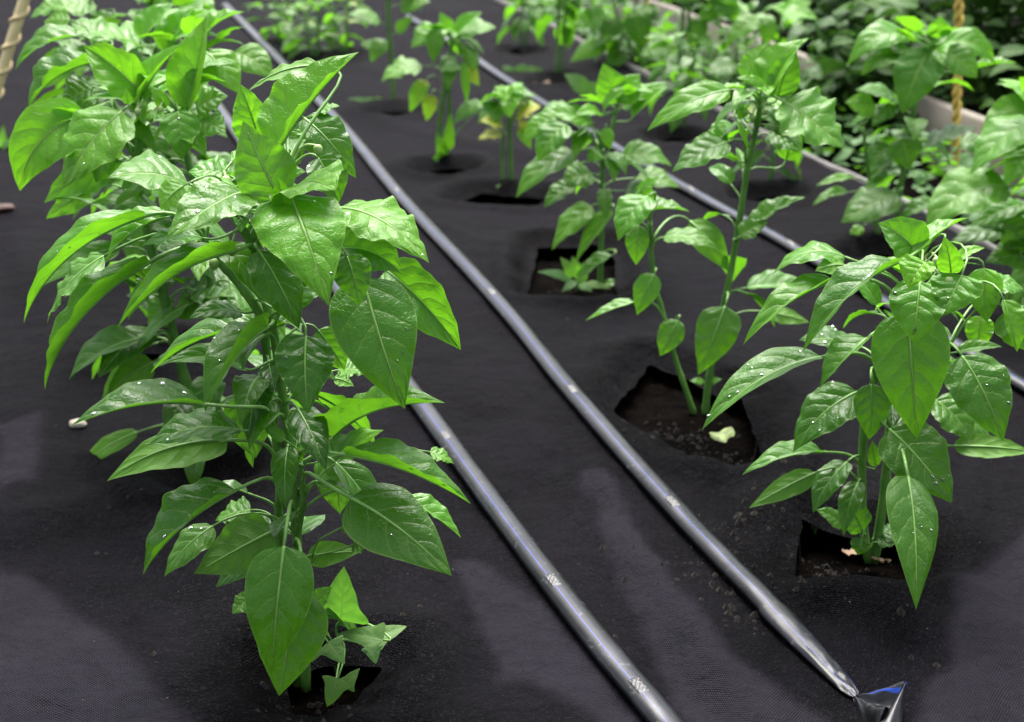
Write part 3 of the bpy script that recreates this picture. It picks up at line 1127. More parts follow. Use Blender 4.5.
L(188, 38, 229, 12, 24, .02, .03, u=.8, tone=.6)
L(234, 52, 274, 80, 32, .02, .0, u=.5, tone=.45, bend=.14)
L(112, 56, 138, 52, 26, -.04, -.05, u=.8, tone=.6)
L(110, 40, 70, 22, 26, .03, .04, u=.8, tone=.5)
L(70, 20, 44, 22, 20, .04, .05, bk=1, tone=.85)
p.auto(42, .22, .48, .08, .095, tone=(.4, .9))
p.close()
p = Plant('pepper_plant', foot(128, 262), 'pepper plant farthest back in the left row, cut off by the top edge', 'pepper plant', PEPPERS, (14, 6), seed=8)
p.stem_px([(128, 262), (134, 150), (146, 60), (150, 10), (150, -30)], .006, .0035)
p.stem_px([(132, 170), (170, 60), (190, -10)], .005, .003)
p.stem_px([(134, 150), (100, 60), (90, 0)], .005, .003)
L = p.px
L(150, 8, 175, -20, 28, .0, .0, u=.6, tone=.6)
L(96, 6, 50, 10, 26, .0, -.03, u=.7, tone=.6)
L(186, 2, 214, 16, 24, .0, -.03, u=.7, tone=.5)
L(60, 4, 30, 18, 16, .0, .0, u=.7, tone=.5)
L(112, 14, 96, 34, 20, -.03, -.05, u=.7, tone=.5)
p.auto(46, .26, .54, .10, .095, tone=(.4, .85))
p.close()

# ================================================================== middle row, front (B1)
p = Plant('pepper_plant', foot(872, 562), 'pepper plant at front right, one long leaf hanging to the fabric beside its double stem', 'pepper plant', PEPPERS, (30, 12), seed=12)
p.stem_px([(868, 562), (862, 510), (863, 440), (872, 390), (895, 320), (912, 285), (920, 268)], .0046, .003)
p.stem_px([(874, 562), (884, 495), (888, 450), (893, 400), (915, 310), (934, 280), (945, 265)], .0048, .003)
p.stem_px([(893, 400, 0), (925, 380, 0), (948, 350, -.01)], .0032, .0024)
L = p.px
L(845, 257, 772, 275, 26, .0, .0, u=.9, tone=.45, bend=.2, drops=5)
L(846, 266, 815, 271, 20, -.02, -.03, bk=1, tone=.9)
L(821, 357, 702, 430, 42, -.03, -.07, V=-35, u=.8, tone=.28, drops=14, bend=.12, twist=0, wave=.04)
L(836, 281, 743, 345, 36, -.02, -.05, V=-50, u=.9, tone=.4, bend=.15)
L(899, 262, 803, 352, 46, -.08, -.12, V=-52, u=.85, tone=.22, bend=.17, drops=8)
L(856, 345, 799, 340, 26, .04, .03, u=.7, tone=.15, drops=9)
L(867, 338, 819, 390, 36, -.05, -.08, V=-48, u=.6, tone=.34)
L(908, 312, 917, 439, 76, -.07, -.10, u=.35, tone=.26, k=.55, bend=.08, fl=8, fr=8, wave=.04, drops=3)
L(920, 282, 914, 343, 58, -.11, -.14, u=.75, tone=.5, drops=10, wave=.1)
L(926, 262, 908, 288, 36, -.13, -.14, u=.8, tone=.72, drops=4, fl=30, fr=30)
L(962, 275, 941, 317, 50, -.12, -.14, u=.75, tone=.55, drops=12, k=.52)
L(951, 273, 944, 236, 20, -.11, -.11, u=.4, tone=.7, V=25)
L(918, 255, 878, 223, 36, -.04, -.03, V=35, u=.7, tone=.4)
L(914, 256, 968, 218, 28, -.05, -.02, V=50, u=.6, tone=.62)
L(984, 268, 987, 322, 36, .0, -.02, u=.4, tone=.62)
L(962, 356, 1003, 441, 60, -.06, -.10, u=.55, tone=.3, drops=12, bend=.12, attach=(935, 362))
L(954, 446, 1034, 452, 24, .02, .02, bk=1, u=.4, tone=.5, attach=(890, 440))
L(935, 400, 974, 440, 38, .04, .02, u=.6, tone=.25, drops=5)
L(889, 429, 952, 503, 60, -.07, -.11, u=.5, tone=.2, drops=10, bend=.08, k=.58)
L(908, 476, 916, 610, 46, -.13, -.22, u=.5, tone=.3, V=18, cl=-70, drops=10, attach=(888, 471), bend=.12, wave=.06)
L(815, 473, 749, 508, 24, -.03, -.05, bk=1, u=.4, tone=.5, attach=(860, 488))
L(822, 452, 742, 475, 30, -.02, -.04, V=-40, u=.8, tone=.36, attach=(862, 470))
L(857, 392, 793, 452, 48, -.02, -.04, u=.55, tone=.18, drops=8, bend=.14)
L(871, 384, 869, 440, 36, -.05, -.06, u=.4, tone=.14, drops=9)
L(842, 526, 816, 510, 18, -.02, -.02, u=.6, tone=.2)
L(863, 531, 844, 497, 28, -.02, -.02, u=.4, tone=.2)
L(862, 538, 858, 555, 20, -.03, -.035, u=.6, tone=.2)
L(874, 538, 906, 527, 19, .0, .0, u=.7, tone=.2)
L(877, 542, 898, 543, 12, -.01, -.01, u=.7, tone=.2)
L(1004, 300, 1017, 352, 26, -.06, -.08, V=50, u=.5, tone=.5, attach=(950, 300))
L(1006, 310, 1032, 352, 40, -.02, -.03, u=.5, tone=.25)
L(981, 316, 978, 353, 28, .06, .05, u=.5, tone=.7, yel=.5)
L(948, 408, 990, 436, 26, .05, .04, u=.7, tone=.3)
L(960, 290, 1010, 276, 14, .0, .02, u=.9, tone=.6)
L(985, 282, 1024, 290, 20, .0, .0, u=.8, tone=.5)
L(876, 466, 872, 440, 14, -.02, -.02, tone=.3)
L(800, 300, 815, 300, 6, .0, .0, tone=.3) if False else None
p.auto(14, .10, .27, .05, .06, tone=(.1, .5))
p.auto(14, .26, .32, .03, .05, tone=(.5, .95))
for x, y, d, r in ((937, 262, -.09, .004), (949, 282, -.12, .004), (960, 268, -.08, .004), (928, 275, -.10, .0035)): p.bud(x, y, d, r)
p.close()

# middle row, second (B2)
p = Plant('pepper_plant', foot(700, 410), 'tall two stemmed pepper plant with a bare lower stem in the square soil hole', 'pepper plant', PEPPERS, (24, 10), seed=15)
p.stem_px([(705, 414), (708, 385), (714, 350), (728, 285), (737, 235), (748, 165), (757, 125), (760, 105)], .0045, .0032)
p.stem_px([(694, 414), (684, 385), (674, 355), (663, 314), (653, 275), (650, 222)], .0036, .0026)
L = p.px
L(768, 96, 809, 38, 44, -.03, -.02, V=45, u=.5, tone=.6, wave=.1)
L(778, 96, 796, 48, 34, -.04, -.03, bk=1, u=.3, tone=.7)
L(746, 80, 769, 41, 30, -.01, .0, bk=1, u=.4, tone=.7)
L(730, 90, 647, 131, 30, -.02, -.04, u=.5, tone=.55, bend=.14)
L(764, 85, 736, 78, 10, -.05, -.05, tone=.6)
L(783, 101, 843, 148, 54, -.06, -.09, u=.7, tone=.5, bend=.06, drops=3, attach=(752, 140))
L(727, 142, 672, 172, 30, -.05, -.07, u=.7, tone=.4, attach=(746, 165))
L(728, 138, 700, 140, 22, -.02, -.02, u=.5, tone=.5)
L(751, 228, 806, 197, 28, -.02, -.01, V=40, u=.7, tone=.4, attach=(736, 250))
L(740, 236, 768, 222, 20, -.04, -.04, u=.6, tone=.4)
L(725, 306, 698, 375, 44, -.06, -.08, u=.4, tone=.34, k=.55, fl=4, fr=4, drops=4)
L(746, 288, 812, 286, 32, .02, .02, V=30, u=.8, tone=.35)
L(767, 312, 809, 322, 16, .03, .03, bk=1, tone=.6)
L(648, 196, 618, 241, 34, -.05, -.08, u=.8, tone=.55, bend=.14, attach=(650, 225))
L(640, 214, 690, 212, 26, -.02, -.03, V=35, u=.8, tone=.35)
L(638, 225, 636, 265, 24, -.01, -.02, u=.5, tone=.25)
L(678, 320, 660, 356, 26, -.03, -.04, u=.5, tone=.4, attach=(668, 335))
L(654, 274, 637, 315, 26, -.03, -.04, u=.6, tone=.45)
L(634, 302, 585, 321, 16, -.02, -.03, V=-40, u=.8, tone=.5, attach=(668, 330))
L(690, 221, 729, 272, 30, .04, .02, bk=1, u=.3, tone=.6, bend=-.2, attach=(653, 240))
L(640, 190, 660, 176, 12, -.02, -.02, tone=.6)
L(648, 205, 636, 186, 20, -.01, -.01, u=.5, tone=.5)
L(704, 382, 690, 381, 7, .0, .0, tone=.4)
L(708, 384, 722, 379, 7, .0, .0, tone=.4)
L(786, 160, 796, 118, 26, .02, .02, u=.4, tone=.3)
L(726, 120, 712, 148, 20, .03, .02, u=.5, tone=.6)
L(744, 118, 738, 104, 12, -.03, -.03, tone=.9)
L(768, 134, 800, 152, 24, .02, .0, u=.6, tone=.35)
L(737, 122, 748, 150, 8, -.06, -.06, u=.6, tone=.8, V=30)
p.auto(16, .36, .45, .03, .06, tone=(.4, .9))
p.auto(7, .14, .34, .04, .075, tone=(.2, .6))
for x, y, d, r in ((752, 118, -.03, .0035), (764, 112, -.03, .0035), (745, 112, -.03, .003)): p.bud(x, y, d, r)
p.close()

# middle row, third (B3)
p = Plant('pepper_plant', foot(600, 288), 'medium pepper plant with a dark spotted stem standing left of the tall two stemmed plant', 'pepper plant', PEPPERS, (18, 8), seed=17)
p.stem_px([(600, 290), (601, 250), (602, 206), (602, 149), (596, 131)], .0052, .0036)
p.stem_px([(602, 150), (612, 128), (616, 108)], .004, .003)
p.stem_px([(600, 150), (588, 132), (580, 122)], .003, .0022)
L = p.px
L(576, 152, 516, 198, 28, -.04, -.07, u=.7, tone=.4, bend=.12)
L(566, 124, 538, 161, 30, -.05, -.07, u=.7, tone=.4)
L(556, 118, 523, 142, 20, -.02, -.03, u=.6, tone=.6)
L(592, 122, 542, 110, 18, -.02, -.03, u=.6, tone=.55)
L(617, 103, 603, 63, 32, .0, .0, u=.3, tone=.55)
L(618, 102, 640, 74, 32, -.01, .0, u=.3, tone=.6)
L(604, 110, 636, 86, 16, -.03, -.02, V=50, u=.5, tone=.6)
L(622, 108, 668, 82, 18, .02, .02, u=.6, tone=.6)
L(632, 118, 668, 86, 14, -.01, .0, V=40, tone=.7)
L(619, 158, 672, 166, 26, -.02, -.03, u=.6, tone=.5, bend=.2)
L(636, 178, 680, 188, 26, .0, -.01, u=.6, tone=.35, bend=.15)
L(626, 190, 652, 190, 18, -.04, -.05, u=.8, tone=.4)
L(592, 174, 561, 184, 30, -.03, -.04, u=.5, tone=.4)
L(574, 186, 544, 208, 22, -.05, -.06, u=.6, tone=.3, V=-20)
L(592, 206, 552, 250, 26, -.02, -.04, u=.6, tone=.55, yel=.45)
L(612, 210, 575, 264, 20, -.04, -.06, V=-40, u=.5, tone=.6)
L(612, 255, 577, 283, 20, -.05, -.07, V=-40, u=.7, tone=.45)
L(600, 152, 588, 162, 16, -.04, -.05, u=.5, tone=.8)
L(606, 128, 610, 150, 14, -.03, -.04, u=.5, tone=.75)
L(604, 284, 622, 284, 8, -.01, -.01, tone=.3)
p.auto(22, .16, .38, .05, .07, tone=(.35, .9))
p.close()

# middle row, fourth: small yellowing plant (B4)
p = Plant('pepper_plant', foot(511, 196), 'small pepper plant with yellow and brown scorched lower leaves by a wide dark hole', 'pepper plant', PEPPERS, (12, 6), seed=19)
p.stem_px([(512, 197), (510, 138), (508, 100)], .0052, .004)
p.stem_px([(504, 196), (502, 150), (504, 130)], .0045, .003)
L = p.px
Y = dict(yel=.72, label='yellow leaf with scorched brown edges')
L(503, 126, 480, 121, 11, -.03, -.04, u=.7, tone=.8, **Y)
L(502, 134, 478, 140, 13, -.04, -.05, u=.7, tone=.8, **Y)
L(516, 116, 541, 107, 16, -.02, -.03, u=.7, tone=.8, **Y)
L(522, 120, 525, 133, 9, -.05, -.06, tone=.8, **Y)
L(519, 128, 531, 149, 12, -.04, -.05, tone=.7, yel=.6)
L(540, 114, 578, 112, 18, .0, -.02, u=.7, tone=.55)
L(506, 104, 478, 124, 20, .0, -.02, u=.7, tone=.45)
L(510, 100, 494, 86, 18, -.02, -.02, u=.7, tone=.75)
L(510, 100, 525, 88, 18, -.02, -.02, u=.7, tone=.75)
L(508, 102, 510, 118, 14, -.05, -.06, u=.7, tone=.7)
L(503, 190, 496, 186, 9, -.02, -.02, tone=.4)
p.auto(14, .20, .285, .03, .055, tone=(.5, .9))
p.close()

# middle row, fifth (B5)
p = Plant('pepper_plant', foot(444, 168), 'pale green pepper plant with a few yellowed leaves directly behind the small scorched one', 'pepper plant', PEPPERS, (12, 6), seed=21)
p.stem_px([(440, 167), (440, 120), (447, 75), (452, 40)], .0068, .004)
p.stem_px([(446, 168), (449, 120), (449, 75)], .006, .004)
L = p.px
L(422, 66, 381, 82, 20, -.04, -.06, u=.8, tone=.5, bend=.12)
L(438, 27, 411, 48, 22, -.01, -.03, u=.6, tone=.55)
L(437, 28, 433, 64, 18, -.04, -.06, u=.5, tone=.55)
L(426, 80, 410, 112, 18, -.04, -.05, u=.6, tone=.75, yel=.6)
L(432, 94, 426, 121, 15, -.04, -.05, tone=.8, yel=.9, label='yellowed leaf')
L(440, 68, 462, 70, 12, -.05, -.06, u=.8, tone=.5)
L(464, 60, 467, 105, 10, -.02, -.03, u=.4, tone=.6)
L(464, 68, 479, 86, 14, .0, -.01, tone=.7, yel=.8)
L(482, 102, 454, 124, 16, -.04, -.06, u=.7, tone=.5, attach=(447, 150))
L(456, 34, 482, 12, 18, .0, .0, V=40, tone=.6)
L(456, 34, 496, 28, 18, .0, -.02, u=.7, tone=.55)
L(462, 42, 478, 72, 16, .02, .0, u=.6, tone=.4)
L(452, 36, 440, 12, 16, .0, .0, tone=.7)
L(442, 162, 432, 158, 12, -.03, -.05, tone=.5, V=30)
L(444, 158, 436, 132, 9, -.02, -.02, tone=.5, V=30)
L(449, 150, 451, 112, 10, -.02, -.02, tone=.6, V=30)
p.auto(16, .24, .37, .05, .07, tone=(.4, .85), yel=.35)
p.close()

# middle row, sixth and farther (B6, B7)
p = Plant('pepper_plant', foot(394, 110), 'pepper plant with one thick bare stem and a tuft of grass at its foot', 'pepper plant', PEPPERS, (10, 4), seed=23)
p.stem_px([(394, 112), (391, 60), (388, 10), (388, -20)], .0066, .005)
L = p.px
L(386, 40, 371, 62, 18, -.02, -.04, u=.5, tone=.4)
L(380, 22, 347, 14, 16, -.02, -.04, u=.6, tone=.7, yel=.5)
L(396, 32, 413, 16, 12, -.02, -.02, tone=.7)
L(384, 50, 360, 44, 14, .0, .0, tone=.4)
L(400, 4, 430, 2, 20, .0, -.03, tone=.5)
p.auto(16, .33, .48, .06, .08, tone=(.4, .8))
p.close()
for k, (x, y, lab, sd) in enumerate([(316, 64, 'yellowish bushy pepper plant at the top edge left of the thick bare stem', 31),
                                     (285, 52, 'light green pepper plant leaning over the long drip tape at the top edge', 32),
                                     (345, 60, 'small bright pepper plant tucked against the thick bare stem at the top edge', 33)]):
    p = Plant('pepper_plant', foot(x, y), lab, 'pepper plant', PEPPERS, (10, 4), seed=sd)
    p.stem_px([(x, y + 2), (x + 2, y - 25), (x + 3, y - 62)], .006, .004)
    p.stem_px([(x, y), (x - 8, y - 25), (x - 10, y - 52)], .005, .003)
    p.auto(30, .04, .24, .09, .085, tone=(.5, .95), yel=.55, droop=(-35, 30))
    p.close()

# ================================================================== right row (C)
p = Plant('pepper_plant', foot(1080, 322), 'broad leaved pepper plant reaching in from the right edge above the front right plant', 'pepper plant', PEPPERS, (22, 10), seed=41)
p.stem_px([(1080, 324), (1076, 250), (1068, 180), (1060, 120)], .006, .004)
p.stem_px([(1074, 230), (1050, 190), (1042, 150)], .004, .003)
L = p.px
L(1008, 186, 926, 229, 46, -.03, -.06, u=.7, tone=.5, bend=.14, side=.06, attach=(1066, 172))
L(1040, 100, 976, 166, 60, .05, .02, bk=1, u=.2, tone=.62, bend=-.12)
L(1034, 118, 970, 174, 44, .0, -.03, u=.8, tone=.5, bend=.12)
L(1002, 228, 950, 243, 24, .0, -.02, u=.6, tone=.2, attach=(1070, 240))
L(1004, 222, 1032, 254, 34, .02, .01, bk=1, tone=.7)
L(1020, 205, 968, 228, 22, .02, .0, u=.6, tone=.4)
L(1010, 300, 1040, 360, 40, .0, -.03, u=.5, tone=.3)
L(1030, 210, 990, 216, 22, .04, .03, u=.7, tone=.45)
p.auto(52, .05, .40, .09, .105, tone=(.3, .9))
L(1030, 260, 985, 262, 26, .0, -.03, u=.6, tone=.4)
L(1034, 236, 1000, 250, 28, .02, .0, u=.6, tone=.3)
L(1030, 150, 1004, 186, 30, .03, .02, u=.6, tone=.6)
p.close()

p = Plant('pepper_plant', foot(888, 254), 'right row pepper plant whose dark jointed stem rises before the pale board', 'pepper plant', PEPPERS, (18, 8), seed=43)
p.stem_px([(892, 256), (896, 223), (903, 171), (910, 140), (914, 108), (924, 75), (932, 48)], .0058, .0042)
p.stem_px([(884, 256), (876, 225), (869, 176), (863, 128)], .0048, .0034)
L = p.px
L(908, 35, 847, 65, 28, .0, -.02, u=.6, tone=.6, bend=.25)
L(902, 57, 861, 76, 24, -.02, -.04, u=.6, tone=.4, bend=.22)
L(928, 50, 902, 114, 48, -.06, -.09, u=.5, tone=.35, bend=.1)
L(939, 38, 941, 16, 24, -.02, -.02, u=.4, tone=.75)
L(944, 42, 995, 64, 26, .0, -.02, u=.5, tone=.6, bend=.25)
L(945, 50, 977, 78, 28, -.05, -.07, u=.6, tone=.4)
L(972, 70, 1017, 63, 20, .0, -.01, V=50, u=.8, tone=.4)
L(908, 50, 886, 38, 16, -.03, -.03, u=.7, tone=.4)
L(898, 100, 855, 90, 18, .0, -.02, u=.7, tone=.45)
L(876, 106, 845, 102, 24, -.02, -.03, bk=1, u=.4, tone=.75)
L(896, 106, 872, 126, 20, -.02, -.03, u=.6, tone=.3)
L(925, 148, 978, 128, 24, -.04, -.05, u=.9, tone=.02)
L(902, 138, 910, 169, 34, -.04, -.05, u=.6, tone=.25)
L(890, 145, 869, 168, 24, -.01, -.02, u=.6, tone=.3)
L(896, 192, 841, 223, 38, -.05, -.07, u=.7, tone=.3)
L(853, 178, 816, 186, 12, -.01, -.02, V=-40, tone=.5, attach=(872, 195))
L(848, 192, 812, 206, 14, -.02, -.03, V=-40, tone=.5, attach=(874, 200))
L(862, 226, 849, 238, 12, -.02, -.03, tone=.6)
L(936, 202, 899, 220, 18, -.02, -.03, V=-30, tone=.5)
L(922, 38, 908, 30, 16, .02, .02, tone=.7)
L(960, 140, 985, 150, 20, .03, .02, u=.6, tone=.25)
p.auto(22, .14, .46, .06, .085, tone=(.3, .85))
p.close()

# pale little plants of the right row and the crowns behind them
spec = [((768, 197), 'small pale pepper plant between the grey drip tape and the fabric edge', .20, 18, .08, 51, (.2, .45), .6),
        ((676, 139), 'thin pepper plant with drooping narrow leaves behind the medium plant', .24, 24, .085, 52, (.3, .6), .3),
        ((556, 83), 'straight tall pepper plant rising out of the picture past the grey drip tape', .50, 32, .09, 53, (.3, .7), .2),
        ((521, 54), 'short yellow green pepper plant standing in a long dark hole at the top', .26, 26, .09, 54, (.6, .95), .5)]
for (x, y), lab, h, nl, sz, sd, tn, yl in spec:
    p = Plant('pepper_plant', foot(x, y), lab, 'pepper plant', PEPPERS, (10, 4), seed=sd)
    g = p.base
    p.stem([g, g + Vector((.005, 0, h * .5)), g + Vector((-.003, .01, h))], .0058, .0035)
    if h > .2: p.stem([g + Vector((.012, .01, 0)), g + Vector((.026, 0, h * .45)), g + Vector((.04, .01, h * .9))], .0045, .003)
    p.auto(nl, h * .3, h, .06, sz, tone=tn, yel=yl, droop=(-60, 10))
    p.close()

BEHIND = 'pepper plants along the outer edge of the fabric'
p = Plant('pepper_plant', foot(640, 72), 'dense crowned pepper plant beyond the pale strip, right of the straight tall plant', 'pepper plant', BEHIND, (10, 4), seed=61)
p.stem_px([(640, 74), (640, 40), (636, 0)], .006, .004)
p.stem_px([(640, 60), (622, 30), (612, 0)], .005, .003)
L = p.px
L(612, 18, 570, 24, 22, .0, -.03, tone=.6)
L(606, 42, 570, 62, 20, -.02, -.05, tone=.7, yel=.4)
L(634, 12, 642, 50, 28, -.04, -.06, tone=.35)
L(620, 20, 600, 40, 22, -.04, -.06, tone=.3)
L(644, 14, 662, 12, 16, -.02, -.04, tone=.3)
p.auto(56, .05, .36, .09, .09, tone=(.35, .95))
p.close()
p = Plant('pepper_plant', foot(684, 92), 'tall pepper plant on two thick dark stems beyond the pale strip', 'pepper plant', BEHIND, (12, 5), seed=62)
p.stem_px([(681, 94), (682, 45), (684, 0), (686, -30)], .0075, .005)
p.stem_px([(690, 94), (690, 45), (688, 0)], .0065, .005)
L = p.px
L(714, -4, 738, 24, 24, -.02, -.04, u=.5, tone=.35)
L(676, -6, 700, 2, 18, -.05, -.08, tone=.4)
L(652, 8, 628, 18, 14, -.02, -.04, tone=.25, attach=(682, 30))
L(700, 20, 720, 10, 16, -.02, -.02, tone=.6)
L(700, 18, 690, 50, 22, .0, -.02, tone=.4)
L(672, 48, 640, 56, 22, .0, -.02, tone=.4)
p.auto(48, .03, .44, .09, .09, tone=(.35, .9))
p.close()
p = Plant('pepper_plant', foot(772, 112), 'pepper plant with pale glossy top leaves before the board, behind the tall two stemmed plant', 'pepper plant', BEHIND, (12, 5), seed=63)
p.stem_px([(776, 116), (778, 70), (780, 28)], .0055, .004)
p.stem_px([(772, 100), (764, 60), (762, 32)], .0048, .003)
L = p.px
L(782, 14, 818, 20, 26, -.03, -.06, u=.8, tone=.6)
L(784, 10, 812, 2, 16, .0, .0, tone=.8)
L(790, 12, 772, 8, 14, .0, .0, tone=.95)
L(758, 18, 726, 44, 22, -.02, -.05, tone=.5)
L(770, 20, 766, 46, 18, -.02, -.03, tone=.45)
L(736, 64, 706, 74, 22, .0, -.03, tone=.25, attach=(766, 62))
L(806, 8, 798, 22, 16, -.03, -.05, tone=.6)
p.auto(18, .12, .32, .06, .075, tone=(.35, .9))
p.close()
p = Plant('pepper_plant', foot(735, 94), 'low shaded pepper plant in the gap before the board, left of the pale glossy one', 'pepper plant', BEHIND, (10, 4), seed=64)
p.stem([p.base, p.base + Vector((0, 0, .12)), p.base + Vector((.01, 0, .2))], .005, .003)
p.auto(44, .03, .24, .1, .09, tone=(.3, .8))
p.close()

# ================================================================== weeds
def weed(name, base, label, specs, seed=1, **kw):
    p = Plant(name, base, label, 'weed', None, (14, 6), M_WEED, seed)
    p.stem([p.base, p.base + Vector((.002, -.002, .012)), p.base + Vector((.004, -.004, .02))], .0018, .0014)
    for s in specs:
        d = dict(kw)
        if isinstance(s[-1], dict): d.update(s[-1]); s = s[:-1]
        p.px(*s, **d)
    p.close()
    return p


g = foot(338, 668)
w = Plant('bindweed', g, 'pale matte weed with arrow shaped leaves at the foot of the nearest pepper plant', 'weed', None, (20, 8), M_WEED, 71)
w.stem_px([(336, 672), (330, 640), (318, 620), (316, 610)], .0014, .001)
w.stem_px([(336, 672), (342, 655), (336, 630), (341, 620)], .0014, .001)
for s in ((341, 620, 344, 566, 62, -.02, -.02), (383, 640, 338, 634, 32, -.05, -.03), (370, 640, 407, 626, 30, -.02, .0), (328, 642, 345, 664, 34, -.06, -.07),
          (338, 678, 327, 707, 32, -.07, -.08), (318, 646, 312, 662, 22, -.03, -.04), (372, 646, 376, 664, 24, -.03, -.04), (345, 688, 360, 668, 22, -.07, -.06)):
    w.px(*s, u=.5, hast=1, bend=.06, wave=.05, quilt=.0)
w.close()
weed('grass_tuft', foot(378, 113), 'small tuft of narrow leaved weed by the thick bare stem', [
    (380, 110, 346, 99, 6, 0, -.02), (380, 110, 352, 120, 6, 0, -.05), (382, 108, 366, 98, 6, 0, .0), (384, 108, 392, 98, 6, 0, 0), (384, 110, 392, 118, 6, 0, -.04),
    (380, 108, 374, 112, 5, -.02, -.04), (384, 106, 376, 96, 5, .02, .02)], 73, tone=.7, bend=.2)
weed('leafy_weed', foot(576, 288), 'weed with pointed leaves in the hole under the medium pepper plant', [
    (572, 280, 537, 272, 9, 0, -.01), (574, 276, 560, 257, 12, 0, 0), (578, 276, 572, 256, 12, .02, .02), (580, 282, 590, 268, 9, 0, 0), (576, 282, 562, 292, 8, -.01, -.03),
    (580, 284, 592, 292, 9, -.01, -.03), (584, 284, 612, 289, 8, 0, -.02), (580, 280, 584, 262, 13, .02, .02)], 74, tone=.5)
weed('leafy_weed', foot(590, 108), 'round leaved weed seedling on the far side of the grey drip tape', [
    (588, 92, 564, 74, 16, 0, 0), (590, 92, 600, 84, 12, 0, 0), (590, 100, 576, 104, 14, -.01, -.03), (592, 98, 598, 88, 12, .02, .02), (590, 90, 584, 80, 9, .02, .02)], 75, tone=.35)
weed('leafy_weed', foot(514, 82), 'low grey green weed leaning over the grey drip tape near the top', [
    (514, 76, 502, 66, 10, 0, 0), (516, 76, 526, 64, 12, 0, 0), (516, 78, 534, 84, 9, 0, -.02), (512, 78, 500, 80, 9, 0, -.02), (522, 72, 544, 70, 8, 0, 0)], 76, tone=.3)
weed('leafy_weed', foot(0, 158), 'small dark weed at the left edge near the slanting stake', [
    (2, 150, 4, 124, 9, 0, 0), (2, 154, 16, 136, 8, 0, 0), (3, 156, 18, 152, 9, 0, -.02), (0, 158, -14, 148, 9, 0, 0), (2, 150, 10, 142, 7, -.02, -.04)], 77, tone=.25)
weed('leafy_weed', foot(238, 452), 'tiny feathery weed in the soil behind the nearest pepper plant', [
    (238, 450, 226, 446, 5, 0, 0), (238, 450, 250, 444, 5, 0, 0), (240, 450, 248, 456, 5, 0, -.02), (236, 450, 226, 456, 5, 0, -.02), (204, 472, 212, 445, 14, -.02, 0), (240, 448, 244, 438, 5, 0, 0)], 78, tone=.35)
weed('leafy_weed', foot(815, 530), 'tiny seedling in the soil left of the front right plant', [
    (815, 530, 810, 524, 4, 0, 0), (815, 530, 820, 525, 4, 0, 0), (815, 529, 816, 521, 4, 0, 0)], 79, tone=.5)


# ================================================================== small things on the ground
def lump(name, px, py, r, mat, label, cat, group=None, flat=.6, seed=0, z=None):
    g = ground(px, py, 0)
    zz = fz(g) if z is None else z
    b = MB()
    A, Bn = 14, 9
    rr = []
    for i in range(Bn):
        th = math.pi * i / (Bn - 1)
        row = []
        for k in range(A):
            an = 2 * math.pi * k / A
            d = Vector((math.sin(th) * math.cos(an), math.sin(th) * math.sin(an), -math.cos(th)))
            s = r * (1 + .3 * noise.noise(d * 1.6 + Vector((seed * 3.3, 0, 0))))
            row.append([d.x * s * 1.25, d.y * s, d.z * s * flat])
        rr.append(row)
    b.grid(np.array(rr), None, 0, close=True)
    return tag(b.build(name, mat, None, (g.x, g.y, zz + r * flat * .8)), label, cat, group)


lump('stone', 79, 431, .0085, M_STONE, 'pale brown stone lying on the fabric under the left leaves', 'stone', seed=2)
lump('stone', 943, 342, .007, M_STONE, 'small tan stone behind the front right pepper plant', 'stone', seed=5)
lump('wood_chip', 3, 211, .018, M_BROWN, 'reddish brown wood chip at the left edge', 'wood chip', flat=.4, seed=6)


def scrap(name, px, py, w, h, mat, label, cat, seed=0, z=0.0, rot=0.0):
    g = ground(px, py, z)
    rr = random.Random(seed)
    ca, sa = math.cos(rot), math.sin(rot)
    rows = []
    for i in range(9):
        row = []
        for j in range(7):
            u, v = i / 8 * 2 - 1, j / 6 * 2 - 1
            rad = math.sqrt(max(0.02, 1 - u * u * .85))
            x, y = u * w / 2, v * h / 2 * rad * (1 + .35 * math.sin(5 * u + seed))
            zz = .35 * h * (u * u * .6 + .5 * v * v * math.cos(seed)) + .0035 * noise.noise((u * 3, v * 3, seed)) + .003
            row.append([x * ca - y * sa, x * sa + y * ca, zz])
        rows.append(row)
    P = np.array(rows)
    b = MB()
    b.grid(P, None, 0)
    b.grid(P - np.array([0, 0, .0009]), None, 0, flip=True)
    return tag(b.build(name, mat, None, (g.x, g.y, z)), label, cat)


scrap('leaf_scrap', 720, 436, .034, .026, M_CREST, 'curled yellow green dead leaf at the edge of the square soil hole', 'dead leaf', 3, -.005, .5)
scrap('leaf_scrap', 851, 555, .020, .012, M_DRY, 'tan dry leaf scrap beside the front right double stem', 'dead leaf', 5, -.022, .2)
scrap('leaf_scrap', 881, 562, .020, .006, M_DRY, 'narrow dry stalk right of the front right double stem', 'dead leaf', 8, -.022, -.4)
scrap('leaf_scrap', 541, 84, .05, .03, M_DRY, 'pale dry leaf beside the straight tall plant near the top', 'dead leaf', 9, -.01, .4)


